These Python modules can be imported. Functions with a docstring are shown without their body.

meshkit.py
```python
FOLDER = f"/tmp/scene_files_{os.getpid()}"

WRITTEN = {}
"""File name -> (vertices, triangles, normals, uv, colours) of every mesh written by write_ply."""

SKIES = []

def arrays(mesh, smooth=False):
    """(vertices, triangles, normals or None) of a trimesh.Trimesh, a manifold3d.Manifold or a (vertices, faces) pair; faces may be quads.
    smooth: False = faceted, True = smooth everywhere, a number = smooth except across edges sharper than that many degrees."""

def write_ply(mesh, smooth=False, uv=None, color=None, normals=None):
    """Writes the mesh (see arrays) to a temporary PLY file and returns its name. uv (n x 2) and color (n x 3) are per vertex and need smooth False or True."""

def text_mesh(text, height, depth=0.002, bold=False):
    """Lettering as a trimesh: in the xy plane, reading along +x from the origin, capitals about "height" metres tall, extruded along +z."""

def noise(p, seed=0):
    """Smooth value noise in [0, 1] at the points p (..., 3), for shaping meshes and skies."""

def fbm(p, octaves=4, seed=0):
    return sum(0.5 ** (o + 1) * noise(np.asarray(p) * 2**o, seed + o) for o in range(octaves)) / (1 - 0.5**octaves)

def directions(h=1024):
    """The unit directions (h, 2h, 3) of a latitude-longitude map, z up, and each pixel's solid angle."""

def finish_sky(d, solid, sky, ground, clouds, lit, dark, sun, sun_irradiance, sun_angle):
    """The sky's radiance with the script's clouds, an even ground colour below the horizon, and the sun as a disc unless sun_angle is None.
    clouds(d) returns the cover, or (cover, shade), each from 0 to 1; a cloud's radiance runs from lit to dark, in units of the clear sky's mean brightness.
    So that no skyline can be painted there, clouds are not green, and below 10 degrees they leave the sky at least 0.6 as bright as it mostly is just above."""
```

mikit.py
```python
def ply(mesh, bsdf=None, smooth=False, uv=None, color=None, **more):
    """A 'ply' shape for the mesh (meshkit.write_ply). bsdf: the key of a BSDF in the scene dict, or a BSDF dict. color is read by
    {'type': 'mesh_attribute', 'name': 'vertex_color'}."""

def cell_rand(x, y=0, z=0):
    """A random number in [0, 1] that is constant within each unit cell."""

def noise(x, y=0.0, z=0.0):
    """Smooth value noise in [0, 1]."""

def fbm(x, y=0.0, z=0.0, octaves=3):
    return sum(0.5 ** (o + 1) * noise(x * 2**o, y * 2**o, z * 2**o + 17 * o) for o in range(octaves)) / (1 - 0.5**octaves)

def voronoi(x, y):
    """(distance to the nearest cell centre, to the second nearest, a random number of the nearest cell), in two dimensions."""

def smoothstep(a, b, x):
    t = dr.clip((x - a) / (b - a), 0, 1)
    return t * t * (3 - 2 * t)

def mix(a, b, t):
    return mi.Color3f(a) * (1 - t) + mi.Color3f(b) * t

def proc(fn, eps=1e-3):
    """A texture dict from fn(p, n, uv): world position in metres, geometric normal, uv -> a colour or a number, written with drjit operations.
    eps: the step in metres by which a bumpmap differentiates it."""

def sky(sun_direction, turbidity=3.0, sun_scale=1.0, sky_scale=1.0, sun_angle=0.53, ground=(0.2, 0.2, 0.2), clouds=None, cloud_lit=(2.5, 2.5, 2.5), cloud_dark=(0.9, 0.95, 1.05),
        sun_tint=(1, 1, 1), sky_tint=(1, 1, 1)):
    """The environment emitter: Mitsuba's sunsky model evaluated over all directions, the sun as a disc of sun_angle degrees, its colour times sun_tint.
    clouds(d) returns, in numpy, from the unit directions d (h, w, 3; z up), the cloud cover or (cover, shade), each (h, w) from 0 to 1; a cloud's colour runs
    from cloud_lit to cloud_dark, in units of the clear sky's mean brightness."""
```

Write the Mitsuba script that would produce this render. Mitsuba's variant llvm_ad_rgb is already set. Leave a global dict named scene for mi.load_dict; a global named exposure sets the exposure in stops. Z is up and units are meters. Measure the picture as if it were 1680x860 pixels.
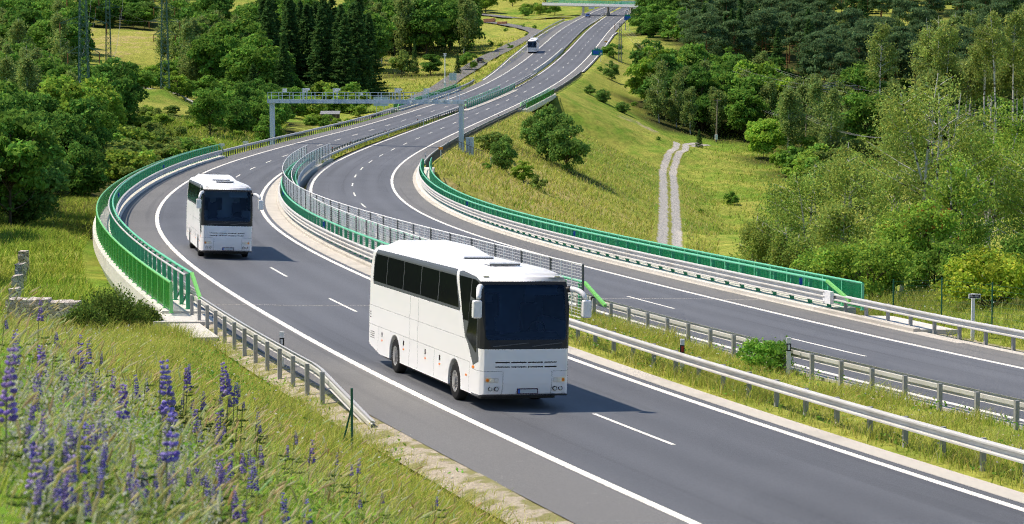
import math, random
import numpy as np, trimesh, manifold3d as m3, mitsuba as mi, drjit as dr, mikit
import meshkit
from mikit import noise, fbm, smoothstep, mix, voronoi
from scipy.interpolate import CubicSpline, UnivariateSpline, RBFInterpolator
from scipy.spatial import cKDTree

T = mi.ScalarTransform4f
scene, labels = {}, {}
random.seed(7)

# ------------------------------------------------------------------ camera, sky, exposure
PITCH, FPX = math.radians(4.58), 4072.0
CP, SP = math.cos(PITCH), math.sin(PITCH)
scene['camera'] = {'type': 'thinlens', 'fov': math.degrees(2 * math.atan(840 / FPX)), 'fov_axis': 'x', 'near_clip': 0.5, 'far_clip': 6000.0,
                   'aperture_radius': 0.0075, 'focus_distance': 78.0,
                   'to_world': T().look_at(origin=[0, 0, 0], target=[0, CP, -SP], up=[0, 0, 1])}
SUN = (-0.51, 0.086, 0.856)
scene['daylight'] = mikit.sky(SUN, turbidity=3, sun_tint=(.955, 1.0, 1.075))
exposure = 1.68

# ------------------------------------------------------------------ helpers
def tube_mesh(pts, rad, n=6, cap=True):
    pts = np.asarray(pts, float); rad = np.broadcast_to(np.asarray(rad, float), len(pts))
    t = np.gradient(pts, axis=0); t /= np.linalg.norm(t, axis=1, keepdims=True) + 1e-12
    ref = np.array([0, 0, 1.0]) if abs(t[0][2]) < 0.8 else np.array([1.0, 0, 0])
    V = []
    for p, d, r in zip(pts, t, rad):
        a = np.cross(ref, d); a /= np.linalg.norm(a) + 1e-12; b = np.cross(d, a)
        an = np.arange(n) * 2 * np.pi / n
        V.append(p + r * (np.cos(an)[:, None] * a + np.sin(an)[:, None] * b))
    V = np.vstack(V); F = []
    for i in range(len(pts) - 1):
        for j in range(n):
            k = (j + 1) % n
            F += [[i * n + j, i * n + k, (i + 1) * n + k], [i * n + j, (i + 1) * n + k, (i + 1) * n + j]]
    if cap:
        for j in range(1, n - 1):
            F += [[0, j + 1, j], [(len(pts) - 1) * n, (len(pts) - 1) * n + j, (len(pts) - 1) * n + j + 1]]
    return V, np.array(F)

BOXV = np.array([[x, y, z] for x in (-.5, .5) for y in (-.5, .5) for z in (-.5, .5)], float)
BOXF = np.array([[0, 1, 3], [0, 3, 2], [4, 6, 7], [4, 7, 5], [0, 4, 5], [0, 5, 1], [2, 3, 7], [2, 7, 6], [0, 2, 6], [0, 6, 4], [1, 5, 7], [1, 7, 3]])

class MB:
    """collects simple solids into one mesh"""
    def __init__(s): s.v, s.f, s.n = [], [], 0
    def add(s, V, F):
        V = np.asarray(V, float); s.v.append(V); s.f.append(np.asarray(F) + s.n); s.n += len(V); return s
    def box(s, c, size, R=None):
        V = BOXV * np.asarray(size, float)
        if R is not None: V = V @ np.asarray(R).T
        return s.add(V + np.asarray(c, float), BOXF)
    def b2(s, lo, hi):
        lo, hi = np.asarray(lo, float), np.asarray(hi, float); return s.box((lo + hi) / 2, np.abs(hi - lo))
    def bar(s, p0, p1, w, h=None, up=(0, 0, 1)):
        p0, p1 = np.asarray(p0, float), np.asarray(p1, float); d = p1 - p0; L = np.linalg.norm(d); d /= L
        u = np.asarray(up, float)
        if abs(d @ u) > .95: u = np.array([1.0, 0, 0])
        a = np.cross(u, d); a /= np.linalg.norm(a); b = np.cross(d, a)
        return s.box((p0 + p1) / 2, (L, w, h or w), np.stack([d, a, b], 1))
    def tube(s, pts, r, n=6): return s.add(*tube_mesh(pts, r, n))
    def mesh(s): return np.vstack(s.v), np.vstack(s.f)

_used = {}
def numbered(k):
    if k not in _used: _used[k] = 0; return k
    _used[k] += 1
    return numbered(f'{k}_{_used[k]:03d}')

def tag(key, label=None, cat=None, group=None, kind=None):
    d = labels.setdefault(key, {})
    for a, b in (('label', label), ('category', cat), ('group', group), ('kind', kind)):
        if b: d[a] = b
    return key

def thing(name, label, cat, group=None):
    return tag(numbered(name), label, cat, group)

def add(name, mesh, bsdf, parent=None, smooth=False, uv=None, color=None, M=None, **kw):
    key = numbered((parent + '__' if parent else '') + name)
    d = mesh if isinstance(mesh, dict) else mikit.ply(mesh, bsdf, smooth, uv, color)
    d = dict(d)
    if M is not None: d['to_world'] = T(np.asarray(M, float))
    scene[key] = d
    if kw: tag(key, **kw)
    return key

def P(mesh, bsdf, smooth=False, **k): return mikit.ply(mesh, bsdf, smooth, **k)

def mat4(R=np.eye(3), t=(0, 0, 0), s=1.0):
    M = np.eye(4); M[:3, :3] = np.asarray(R) * s; M[:3, 3] = t; return M
def rotz(a): c, s = math.cos(a), math.sin(a); return np.array([[c, -s, 0], [s, c, 0], [0, 0, 1.0]])

# ------------------------------------------------------------------ materials (base colours)
def diffuse(c): return {'type': 'twosided', 'bsdf': {'type': 'diffuse', 'reflectance': {'type': 'rgb', 'value': list(c)}}}
def pr(c, rough=.5, spec=.5, metal=0.0, **k):
    c = c if isinstance(c, dict) else {'type': 'rgb', 'value': list(c)}
    return {'type': 'twosided', 'bsdf': {'type': 'principled', 'base_color': c, 'roughness': rough, 'specular': spec, 'metallic': metal, **k}}
VC = {'type': 'mesh_attribute', 'name': 'vertex_color'}
scene['m_leaf'] = {'type': 'principledthin', 'base_color': VC, 'roughness': .5, 'diff_trans': .9, 'spec_trans': 0.0, 'eta': 1.3}
scene['m_grass'] = {'type': 'principledthin', 'base_color': VC, 'roughness': .6, 'diff_trans': 1.0, 'spec_trans': 0.0, 'eta': 1.3}
scene['m_vc'] = {'type': 'twosided', 'bsdf': {'type': 'diffuse', 'reflectance': VC}}
def _wear(c, amt, sc, dirt=(.25, .22, .18)):
    def fn(p, n, uv):
        a = fbm(p.x * sc, p.y * sc, p.z * sc * 1.5, 4)
        return mix(mi.Color3f(*c), mi.Color3f(*dirt), dr.clip((a - .45) * 2.2, 0, 1) * amt)
    return mikit.proc(fn)
scene['m_steel'] = pr(_wear((.62, .62, .61), .5, 1.3, (.40, .37, .31)), .5, .5, .08)
scene['m_post_shaded'] = pr(_wear((.36, .365, .37), .5, 1.3, (.25, .23, .2)), .5, .5)  # rail steel darkened: shade side of the posts put into the colour
scene['m_steel_dark'] = pr((.13, .135, .14), .6, .3)
scene['m_green_left'] = pr(_wear((.022, .27, .04), .35, .9, (.09, .2, .06)), .33, .6)
scene['m_green'] = pr(_wear((.015, .27, .11), .35, .9, (.08, .22, .14)), .33, .6)
scene['m_green_post'] = pr((.05, .38, .19), .35, .5)
scene['m_green_rail'] = pr((.17, .60, .36), .35, .5)  # sunlit brightness of the rails put into a lighter green
scene['m_green_rail_left'] = pr((.20, .60, .20), .35, .5)  # left railing green made lighter, sunlight on the rail painted in
scene['m_green_light'] = pr((.22, .62, .16), .4)
scene['m_fence_green'] = pr((.01, .10, .06), .4)
scene['m_stem'] = pr((.20, .24, .10), .6)
scene['m_mesh'] = pr((.80, .81, .82), .55, .4)
scene['m_blue'] = pr((.01, .07, .45), .4)
scene['m_concrete'] = pr(_wear((.50, .475, .43), .6, .6, (.30, .28, .24)), .9, .2)
scene['m_concrete_pale'] = pr(_wear((.60, .58, .54), .45, .7, (.38, .36, .31)), .9, .2)
scene['m_white_line'] = pr(_wear((.80, .78, .72), .5, 2.6, (.42, .41, .39)), .7, .3)
scene['m_gantry'] = pr((.50, .60, .70), .45, .5)
scene['m_box_white'] = pr((.84, .85, .86), .45)
scene['m_black'] = pr((.015, .015, .017), .5)
scene['m_rubber'] = pr((.022, .022, .023), .8, .2)
scene['m_orange'] = pr((.9, .35, .01), .5)
scene['m_red'] = pr((.6, .04, .02), .5)
scene['m_signgreen'] = pr((.0, .28, .18), .5)
scene['m_signblue'] = pr((.01, .12, .55), .5)
scene['m_signwhite'] = pr((.8, .8, .8), .5)
scene['m_wood'] = pr(_wear((.30, .25, .19), .5, .8, (.16, .13, .1)), .85, .2)
scene['m_timber'] = pr((.42, .22, .13), .85, .2)
scene['m_bark'] = pr(_wear((.11, .085, .06), .5, 1.5, (.05, .04, .03)), .9, .2)
scene['m_pinebark'] = pr(_wear((.30, .13, .06), .6, .35, (.09, .06, .04)), .9, .2)
def _birch(p, n, uv):
    a = noise(p.x * 1.2, p.y * 1.2, p.z * 3.2)
    return mix((.66, .64, .60), (.08, .07, .065), smoothstep(.64, .74, a))
scene['m_birchbark'] = pr(mikit.proc(_birch), .8, .2)
scene['m_pylon'] = pr((.07, .15, .12), .6)
scene['m_lattice_grey'] = pr((.25, .26, .27), .6)
scene['m_wire'] = pr((.33, .34, .35), .6)

def _asphalt(p, n, uv):
    a = uv.x
    shoulder = smoothstep(.02, .16, a)
    g = noise(p.x * 34, p.y * 34, 0) * .5 + noise(p.x * 90, p.y * 90, 3) * .5
    big = fbm(p.x * .13, p.y * .05, 5, 4)
    lane = dr.cos((a + .12) * (2 * math.pi / 1.8375))            # wheel paths of two lanes
    base = mix((.129, .136, .152), (.178, .176, .172), shoulder)
    near_dark = smoothstep(95, 50, p.y) * (1 - shoulder)  # nearer lanes painted darker, standing in for weaker grazing sheen
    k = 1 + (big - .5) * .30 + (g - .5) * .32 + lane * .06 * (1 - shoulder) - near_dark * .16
    speck = smoothstep(.86, .93, noise(p.x * 9 + 40, p.y * 9, 7)) * smoothstep(.6, .8, noise(p.x * 1.3, p.y * 1.3, 2)) * shoulder
    streak = smoothstep(.60, .9, noise(a * 3.1, uv.y * .03, 9)) * .13 + smoothstep(.70, .78, noise(p.x * .35, p.y * .22, 21)) * .05
    return mix(base * (k - streak), (.3, .29, .27), speck * .35)
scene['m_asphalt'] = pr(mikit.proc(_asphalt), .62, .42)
def _lane_road(p, n, uv):
    k = .8 + .4 * fbm(p.x * .5, p.y * .5, 1, 4)
    return mi.Color3f(.16, .158, .155) * k
scene['m_lane'] = pr(mikit.proc(_lane_road), .8, .3)
def _gravel(p, n, uv):
    a = fbm(p.x * 2.2, p.y * 2.2, 0, 3); b = noise(p.x * 22, p.y * 22, 4); c = noise(p.x * 60, p.y * 60, 8)
    g = mix((.28, .24, .18), (.50, .45, .37), b * .6 + c * .4)
    return mix(g, (.20, .20, .07), smoothstep(.40, .62, a) * .85)
scene['m_gravel'] = pr(mikit.proc(_gravel), .95, .1)
def _terrain(p, n, uv):
    """uv.x: 0 lush .. 1 dry; uv.y: bare earth"""
    a = fbm(p.x * .07, p.y * .045, 0, 4); b = fbm(p.x * .45, p.y * .32, 5, 4); c = noise(p.x * 2.1, p.y * 1.6, 9); e = noise(p.x * 7, p.y * 5, 3)
    dry = dr.clip(uv.x + (a - .5) * .9 + (b - .5) * .75, 0, 1)
    g = mix((.13, .215, .028), (.275, .285, .06), smoothstep(0, .6, dry))
    g = mix(g, (.36, .30, .12), smoothstep(.68, 1.0, dry))
    g = g * (.66 + .42 * c + .28 * e)
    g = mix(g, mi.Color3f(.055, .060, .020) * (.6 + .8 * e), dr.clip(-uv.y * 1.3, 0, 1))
    return mix(g, mi.Color3f(.40, .33, .24) * (.7 + .5 * e), smoothstep(.35, .75, uv.y + (b - .5) * .6))
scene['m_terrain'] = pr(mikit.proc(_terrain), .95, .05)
def _track(p, n, uv):
    b = fbm(p.x * .9, p.y * .6, 2, 4); e = noise(p.x * 6, p.y * 5, 3)
    g = mi.Color3f(.42, .40, .37) * (.7 + .5 * e)
    edge = dr.abs(uv.x - .5) * 2
    return mix(g, mi.Color3f(.23, .24, .055) * (.7 + .6 * e), smoothstep(.50, .80, b * .55 + edge * edge * .62 + (e - .5) * .25))
scene['m_track'] = pr(mikit.proc(_track), .95, .1)
def _rubble(p, n, uv):
    f1, f2, r = voronoi(p.x * 6 + p.z * 3, p.z * 6 + p.y * 2)
    return mix((.16, .14, .12), mi.Color3f(.56, .51, .46) * (.65 + .6 * r), smoothstep(.02, .16, f2 - f1))
scene['m_rubble'] = pr(mikit.proc(_rubble), .95, .1)

# ------------------------------------------------------------------ the lie of the two carriageways (metres, eye at the origin)
HN = np.array([40, 75, 100, 130, 160, 195, 230, 270, 320, 380, 450, 530, 620, 720, 830, 950, 1100.])
HV = np.array([-9.05, -9.52, -9.73, -10.08, -10.5, -10.87, -11., -11.04, -10.92, -10.31, -8.82, -6.23, -2.17, 3.58, 10.24, 16.32, 24.21])
_h = CubicSpline(HN, HV, bc_type='natural')
def road_z(Y): Y = np.asarray(Y, float); return np.where(Y < 45, _h(45.) + (Y - 45) * -.0135, np.where(Y > 1100, _h(1100.) + (Y - 1100) * .053, _h(np.clip(Y, 45, 1100))))
_x0 = CubicSpline([40, 60, 80, 100, 120, 150, 180, 220, 250, 280, 320, 400, 500, 600, 800, 1000], [12, 8, 4.2, .2, -4, -10, -14.5, -18.5, -20, -20.7, -20, -14, -6.5, 3, 20.5, 37])
def median_x(Y): Y = np.asarray(Y, float); return np.where(Y < 40, 12 + (40 - Y) * .2, np.where(Y > 1000, 37 + (Y - 1000) * .085, _x0(np.clip(Y, 40, 1000))))
def bank(Y): return np.interp(Y, [40, 90, 260, 320, 400], [.012, .03, .03, .02, 0.])
def S(X, Y): return road_z(Y) - bank(Y) * (np.asarray(X, float) - median_x(Y))

AL = [[14.5,14],[12.0, 21.5],[7.4,36.5],[3.46,49.7],[2.52,52.89],[0.58,58.63],[-0.61,62.03],[-1.58,65.07],[-2.93,69.64],[-3.82,72.78],[-4.82,76.17],[-5.83,79.51],[-7.03,83.76],[-8.22,88.35],[-9.28,92.48],[-10.37,96.43],[-11.37,100.57],[-13.08,107.87],[-14.92,115.85],[-16.67,124.6],[-18.54,134.44],[-20.77,147.53],[-23.07,162.35],[-24.87,174.97],[-26.69,190.99],[-28.03,205.45],[-29.51,225.22],[-30.86,247.16],[-31.49,265.29],[-31.55,280.35],[-31.08,292.19],[-30.37,303.97],[-28.75,325.43],[-26.61,346.14],[-24.72,368.69],[-22.59,397.01],[-20.21,422.6],[-17.53,449.79],[-14.95,480.13],[-10.8,529.36],[-7.05,575.3],[-1.3,641.],[4.32,705.73],[7.66,750.87],[14.02,819.02],[19.56,888.83],[25.35,960.03],[29.24,988.54],[36.47,1051.],[43.06,1108.25],[47.41,1150.75],[55,1225]]
BR = [[38,26],[32.5,38],[25.6,56],[21.,69],[16.65,80.17],[15.6,83.07],[14.04,88.39],[12.77,92.17],[11.62,96.71],[10.09,101.53],[8.42,106.74],[7.07,111.63],[6.39,114.28],[5.17,118.82],[3.68,124.43],[0.23,140.78],[-1.6,149.73],[-3.71,161.46],[-5.65,173.97],[-7.37,187.18],[-9.17,203.55],[-10.62,219.26],[-11.71,234.38],[-12.36,250.22],[-12.52,268.2],[-12.05,293.98],[-10.71,327.28],[-7.85,362.42],[-4.95,403.29],[-3.77,415.43],[0.,462.39],[4.41,514.42],[10.73,584.16],[14.67,630.55],[19.72,690.29],[25.43,760.33],[32.22,840.88],[38.1,916.62],[43.84,980.15],[50.8,1050],[56,1105],[62,1165],[69,1225]]
class Road:
    """edge line curve; offset a is positive towards the outside (left for A, right for B)"""
    def __init__(s, pts, side):
        pts = np.array(pts); w = np.clip(60 / pts[:, 1], .08, 1.0)
        sp = UnivariateSpline(pts[:, 1], pts[:, 0], w=w * 6, k=3, s=len(pts) * .55)
        Y = np.arange(pts[0, 1], pts[-1, 1], .5); X = sp(Y); dX = sp.derivative()(Y)
        s.s = np.r_[0, np.cumsum(np.hypot(np.diff(X), np.diff(Y)))]
        s.X, s.Y, s.side = X, Y, side
        t = np.stack([dX, np.ones_like(dX)], 1); t /= np.linalg.norm(t, axis=1, keepdims=True)
        s.t = t; s.n = np.stack([-t[:, 1], t[:, 0]], 1) * side     # side +1: left
        s.tree = cKDTree(np.stack([X, Y], 1))
    def sY(s, Y): return np.interp(Y, s.Y, s.s)
    def xy(s, q, a):
        q, a = np.broadcast_arrays(np.asarray(q, float), np.asarray(a, float))
        I = lambda c: np.interp(q, s.s, c)
        return np.stack([I(s.X) + I(s.n[:, 0]) * a, I(s.Y) + I(s.n[:, 1]) * a], -1)
    def pos(s, q, a, dz=0.0):
        p = s.xy(q, a); return np.concatenate([p, (S(p[..., 0], p[..., 1]) + dz)[..., None]], -1)
    def off(s, xy):
        _, i = s.tree.query(xy); d = xy - np.stack([s.X[i], s.Y[i]], 1)
        return (d * s.n[i]).sum(1), s.s[i]
RA, RB = Road(AL, 1), Road(BR, -1)
WL = 7.35          # edge line to edge line

def strip(road, q, prof, closed=False):
    """sweep a profile [(a, dz)...] along stations q; returns (V, F, uv)"""
    q = np.asarray(q, float); prof = np.asarray(prof, float); n, m = len(q), len(prof)
    V = road.pos(q[:, None], prof[None, :, 0], 0); V[..., 2] += prof[None, :, 1]
    idx = np.arange(n * m).reshape(n, m); F = []
    for j in range(m if closed else m - 1):
        k = (j + 1) % m
        a, b, c, d = idx[:-1, j], idx[:-1, k], idx[1:, k], idx[1:, j]
        F += [np.stack([a, b, c], 1), np.stack([a, c, d], 1)]
    F = np.vstack(F)
    if closed:
        for i, sgn in ((0, 1), (n - 1, -1)):
            for j in range(1, m - 1): F = np.vstack([F, [[idx[i, 0], idx[i, j], idx[i, j + 1]][::sgn]]])
    uv = np.stack([np.broadcast_to(prof[None, :, 0], (n, m)), np.broadcast_to(q[:, None], (n, m))], -1).reshape(-1, 2)
    return V.reshape(-1, 3), F, uv

def up_fix(V, F):
    """turn sheets so that they face up"""
    V = np.asarray(V); F = np.asarray(F)
    nz = np.cross(V[F[:, 1]] - V[F[:, 0]], V[F[:, 2]] - V[F[:, 0]])[:, 2]
    F = F.copy(); F[nz < 0] = F[nz < 0][:, ::-1]; return V, F

def ray(u, v):
    a, b = (u - 840) / FPX, -(v - 430) / FPX
    d = np.array([a, CP + b * SP, -SP + b * CP]); return d / d[1]
def at(u, v, d): return ray(u, v) * d                         # the point that far ahead
def on_road(u, v):
    D = ray(u, v); Y = np.linspace(15, 1240, 9000); g = D[2] * Y - S(D[0] * Y, Y); i = np.where(g < 0)[0]
    i = i[0] if len(i) and i[0] > 0 else len(Y) - 1
    t = g[i - 1] / (g[i - 1] - g[i]); return D * (Y[i - 1] + t * (Y[1] - Y[0]))

# bridge spans, as stretches of each road
BA = (RA.sY(92), RA.sY(284)); BB = (RB.sY(101), RB.sY(268))
UA = (RA.sY(455), RA.sY(540)); UB = (RB.sY(458), RB.sY(522))     # the small underpass
# ------------------------------------------------------------------ terrain
CTRL = [  # X, Y, Z natural ground
    (-8, 8, -.6), (-4, 8, -1.9), (-2, 10, -2.35), (0, 10, -3.2), (3, 14, -4.5), (-6, 14, -1.35), (-3, 14, -2.35), (-6, 22, -2.3), (-2, 22, -4.0), (2, 26, -6.0), (-12, 22, -.6),
    (-6, 35, -4.4), (-10, 35, -3.0), (-2, 35, -5.9), (-16, 35, -2.0), (-7, 48, -6.2), (-12, 48, -5.0), (-3, 48, -7.7), (-8, 60, -7.5), (-14, 60, -6.3), (-22, 60, -6.0), (-11, 75, -8.6), (-16, 78, -8.6), (-24, 80, -8.8),
    (-13, 88, -9.5), (-18, 92, -9.9), (-25, 95, -9.9), (-40, 90, -8.5), (-60, 60, -2), (-50, 110, -10)]
def cp(u, v, d): p = at(u, v, d); CTRL.append(tuple(p))
for a in [(60, 520, 98), (100, 455, 128), (150, 490, 112), (20, 440, 140), (100, 385, 165), (20, 385, 185), (130, 335, 225), (20, 310, 235), (60, 270, 330), (-100, 330, 240), (-150, 200, 400),
          (148, 226, 400), (178, 98, 700), (272, 143, 560), (130, 92, 690), (200, 92, 710), (250, 72, 770), (130, 66, 780), (250, 32, 900), (300, 22, 950), (150, 42, 860), (60, 20, 860), (-100, 20, 860), (-150, 120, 620), (20, 130, 600),
          (230, 152, 590), (330, 188, 560), (250, 203, 480), (300, 217, 420), (400, 206, 450), (220, 243, 340), (180, 262, 300), (450, 199, 540), (545, 197, 545), (600, 196, 540),
          (520, 156, 640), (600, 141, 670), (640, 131, 680), (700, 111, 720), (620, 111, 730), (820, 52, 950), (830, 71, 880), (780, 76, 850), (700, 88, 790), (500, 60, 900), (500, 20, 1050), (800, 14, 1150), (900, 20, 1060), (600, -40, 1300), (300, -40, 1250), (0, -40, 1200),
          (1100, 398, 400), (1100, 330, 440), (1098, 270, 489), (1130, 243, 530), (1175, 229, 560), (1000, 310, 462), (950, 262, 450), (1040, 222, 540), (1000, 172, 560), (1010, 131, 640), (1060, 111, 700), (1090, 82, 760), (1080, 62, 800), (1050, 47, 850),
          (1400, 252, 545), (1600, 232, 545), (1300, 110, 720), (1500, 150, 640), (1600, 62, 810), (1400, 5, 950), (1700, 5, 950), (1200, 32, 900), (1400, -60, 1150), (1700, -80, 1150), (1100, -10, 1100), (1850, 120, 700), (1900, 300, 420), (1250, 330, 430), (1350, 330, 420)]:
    cp(*a)
CTRL += [(18, 112, -10.6), (27, 112, -10.4), (28, 132, -12.5), (18, 150, -15), (34, 160, -15.5), (45, 150, -13.5), (12, 190, -19), (35, 200, -20), (60, 190, -18), (20, 250, -22.5), (60, 260, -23.5), (110, 260, -20), (24, 94, -9.9), (32, 88, -9.8), (45, 92, -9.0), (60, 60, -6), (48, 60, -8.2),
         (-15.5,100,-10.2),(-19.5,116,-10.6),(-23,130,-10.9),(-27,150,-11.2),(-31,180,-11.6),(-34,210,-11.9),(-36.5,250,-12.4),(-14, 170, -19), (-16, 220, -20), (-26, 250, -16.5), (0, 250, -21), (-6, 130, -13.5), (2, 330, -22), (14, 370, -23), (20, 430, -19), (-40, 230, -13.5), (-42, 180, -12.8), (-36, 140, -11.9), (30, 520, -14.5)]
CTRL = np.array(CTRL)
_cs = np.stack([CTRL[:, 0], CTRL[:, 1] * .7], 1)
_rbf = RBFInterpolator(_cs, CTRL[:, 2], kernel='linear', smoothing=.4, neighbors=40)
def natural(X, Y):
    q = np.stack([np.ravel(X), np.ravel(Y) * .7], 1); return _rbf(q).reshape(np.shape(X))

# samples of the solid (not bridged) road platform
def platform():
    out = []
    for R, spans, a0 in ((RA, (BA, UA), -WL - 1.4), (RB, (BB, UB), -WL - 1.4)):
        q = np.arange(0, R.s[-1], 1.0)
        for lo, hi in spans: q = q[(q < lo) | (q > hi)]
        for a in np.arange(a0, 3.61, .8):
            out.append(R.xy(q, a))
    # median between the roads where there is no bridge
    q = np.arange(0, RB.s[-1], 1.0)
    for lo, hi in (BB, UB): q = q[(q < lo - 2) | (q > hi + 2)]
    for a in np.arange(-WL - 1.4, -WL - 9, -1.0):
        p = RB.xy(q, a); oa, _ = RA.off(p); out.append(p[oa < -WL])
    return np.vstack(out)
PLAT = platform(); _ptree = cKDTree(PLAT); PZ = S(PLAT[:, 0], PLAT[:, 1])
_rng = np.random.default_rng(11)
def ground(X, Y):
    X, Y = np.asarray(X, float), np.asarray(Y, float); sh = np.broadcast_shapes(X.shape, Y.shape)
    xy = np.stack([np.broadcast_to(X, sh).ravel(), np.broadcast_to(Y, sh).ravel()], 1)
    N = np.maximum(natural(xy[:, 0], xy[:, 1]), -29.0)
    N = N + (meshkit.noise(np.c_[xy * .12, 0 * xy[:, 0]], 3) - .5) * np.clip(xy[:, 1] / 260, .12, 1.1)
    d, i = _ptree.query(xy); s = np.maximum(d - .7, 0)
    lo, hi = np.maximum(PZ[i] - .16 - s * .44, -30.0), PZ[i] - .16 + s * .5
    z = np.where(s > 0, np.clip(N, lo, hi), PZ[i] - .30)
    # beneath the bridges the ground stays well under the decks
    oa, qa = RA.off(xy); ob, qb = RB.off(xy)
    for o, q, (b0, b1), dep in ((oa, qa, BA, 2.6), (ob, qb, BB, 2.6), (oa, qa, UA, 2.2), (ob, qb, UB, 2.2)):
        m = (q > b0 - 1) & (q < b1 + 1) & (o < 1.8) & (o > -WL - 3.2)
        edge = np.minimum(q - b0, b1 - q)
        z = np.where(m, np.minimum(z, S(xy[:, 0], xy[:, 1]) - 1.35 - np.clip(edge + .5, 0, 99) * .55 * (dep > 0)), z)
    return z.reshape(sh)
def gz(X, Y): return float(ground(np.array([X]), np.array([Y]))[0])
def footing(u, v, d0=20, d1=1200):
    """where the line of sight through (u, v) meets the ground"""
    D = ray(u, v); Y = np.geomspace(d0, d1, 700); g = D[2] * Y - ground(D[0] * Y, Y); i = np.where(g < 0)[0]
    i = i[0] if len(i) and i[0] > 0 else len(Y) - 1
    t = g[i - 1] / (g[i - 1] - g[i]); return D * (Y[i - 1] + t * (Y[i] - Y[i - 1]))

def axis(*segs):
    out = []
    for a, b, st in segs: out += list(np.arange(a, b, st))
    return np.array(out + [segs[-1][1]])
gx = axis((-420, -150, 14), (-150, -60, 4), (-60, 60, .8), (60, 150, 3.5), (150, 480, 12))
gy = axis((4, 40, .7), (40, 130, .8), (130, 300, 1.5), (300, 600, 3), (600, 1240, 6), (1240, 1500, 18))
GX, GY = np.meshgrid(gx, gy); GZ = ground(GX, GY)
def drymap(X, Y):
    d = np.full(np.shape(X), .42)
    g = lambda cx, cy, rx, ry: np.exp(-((X - cx) / rx) ** 2 - ((Y - cy) / ry) ** 2)
    d = d + .45 * g(2, 320, 14, 60) + .35 * g(-2, 290, 8, 30) + .25 * g(0, 430, 10, 40) - .25 * g(45, 480, 22, 40) - .3 * g(55, 560, 25, 40)
    d = d + .42 * g(-100, 800, 60, 110) + .25 * g(-20, 720, 30, 60) + .28 * g(-5, 860, 20, 60) - .25 * g(-40, 130, 25, 60) - .3 * g(-50, 420, 40, 120)
    d = d + .15 * (Y < 60) + .05 * g(40, 700, 20, 80)
    return np.clip(d, 0, 1)
DR = drymap(GX, GY)
bare = .0 * GX
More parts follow.
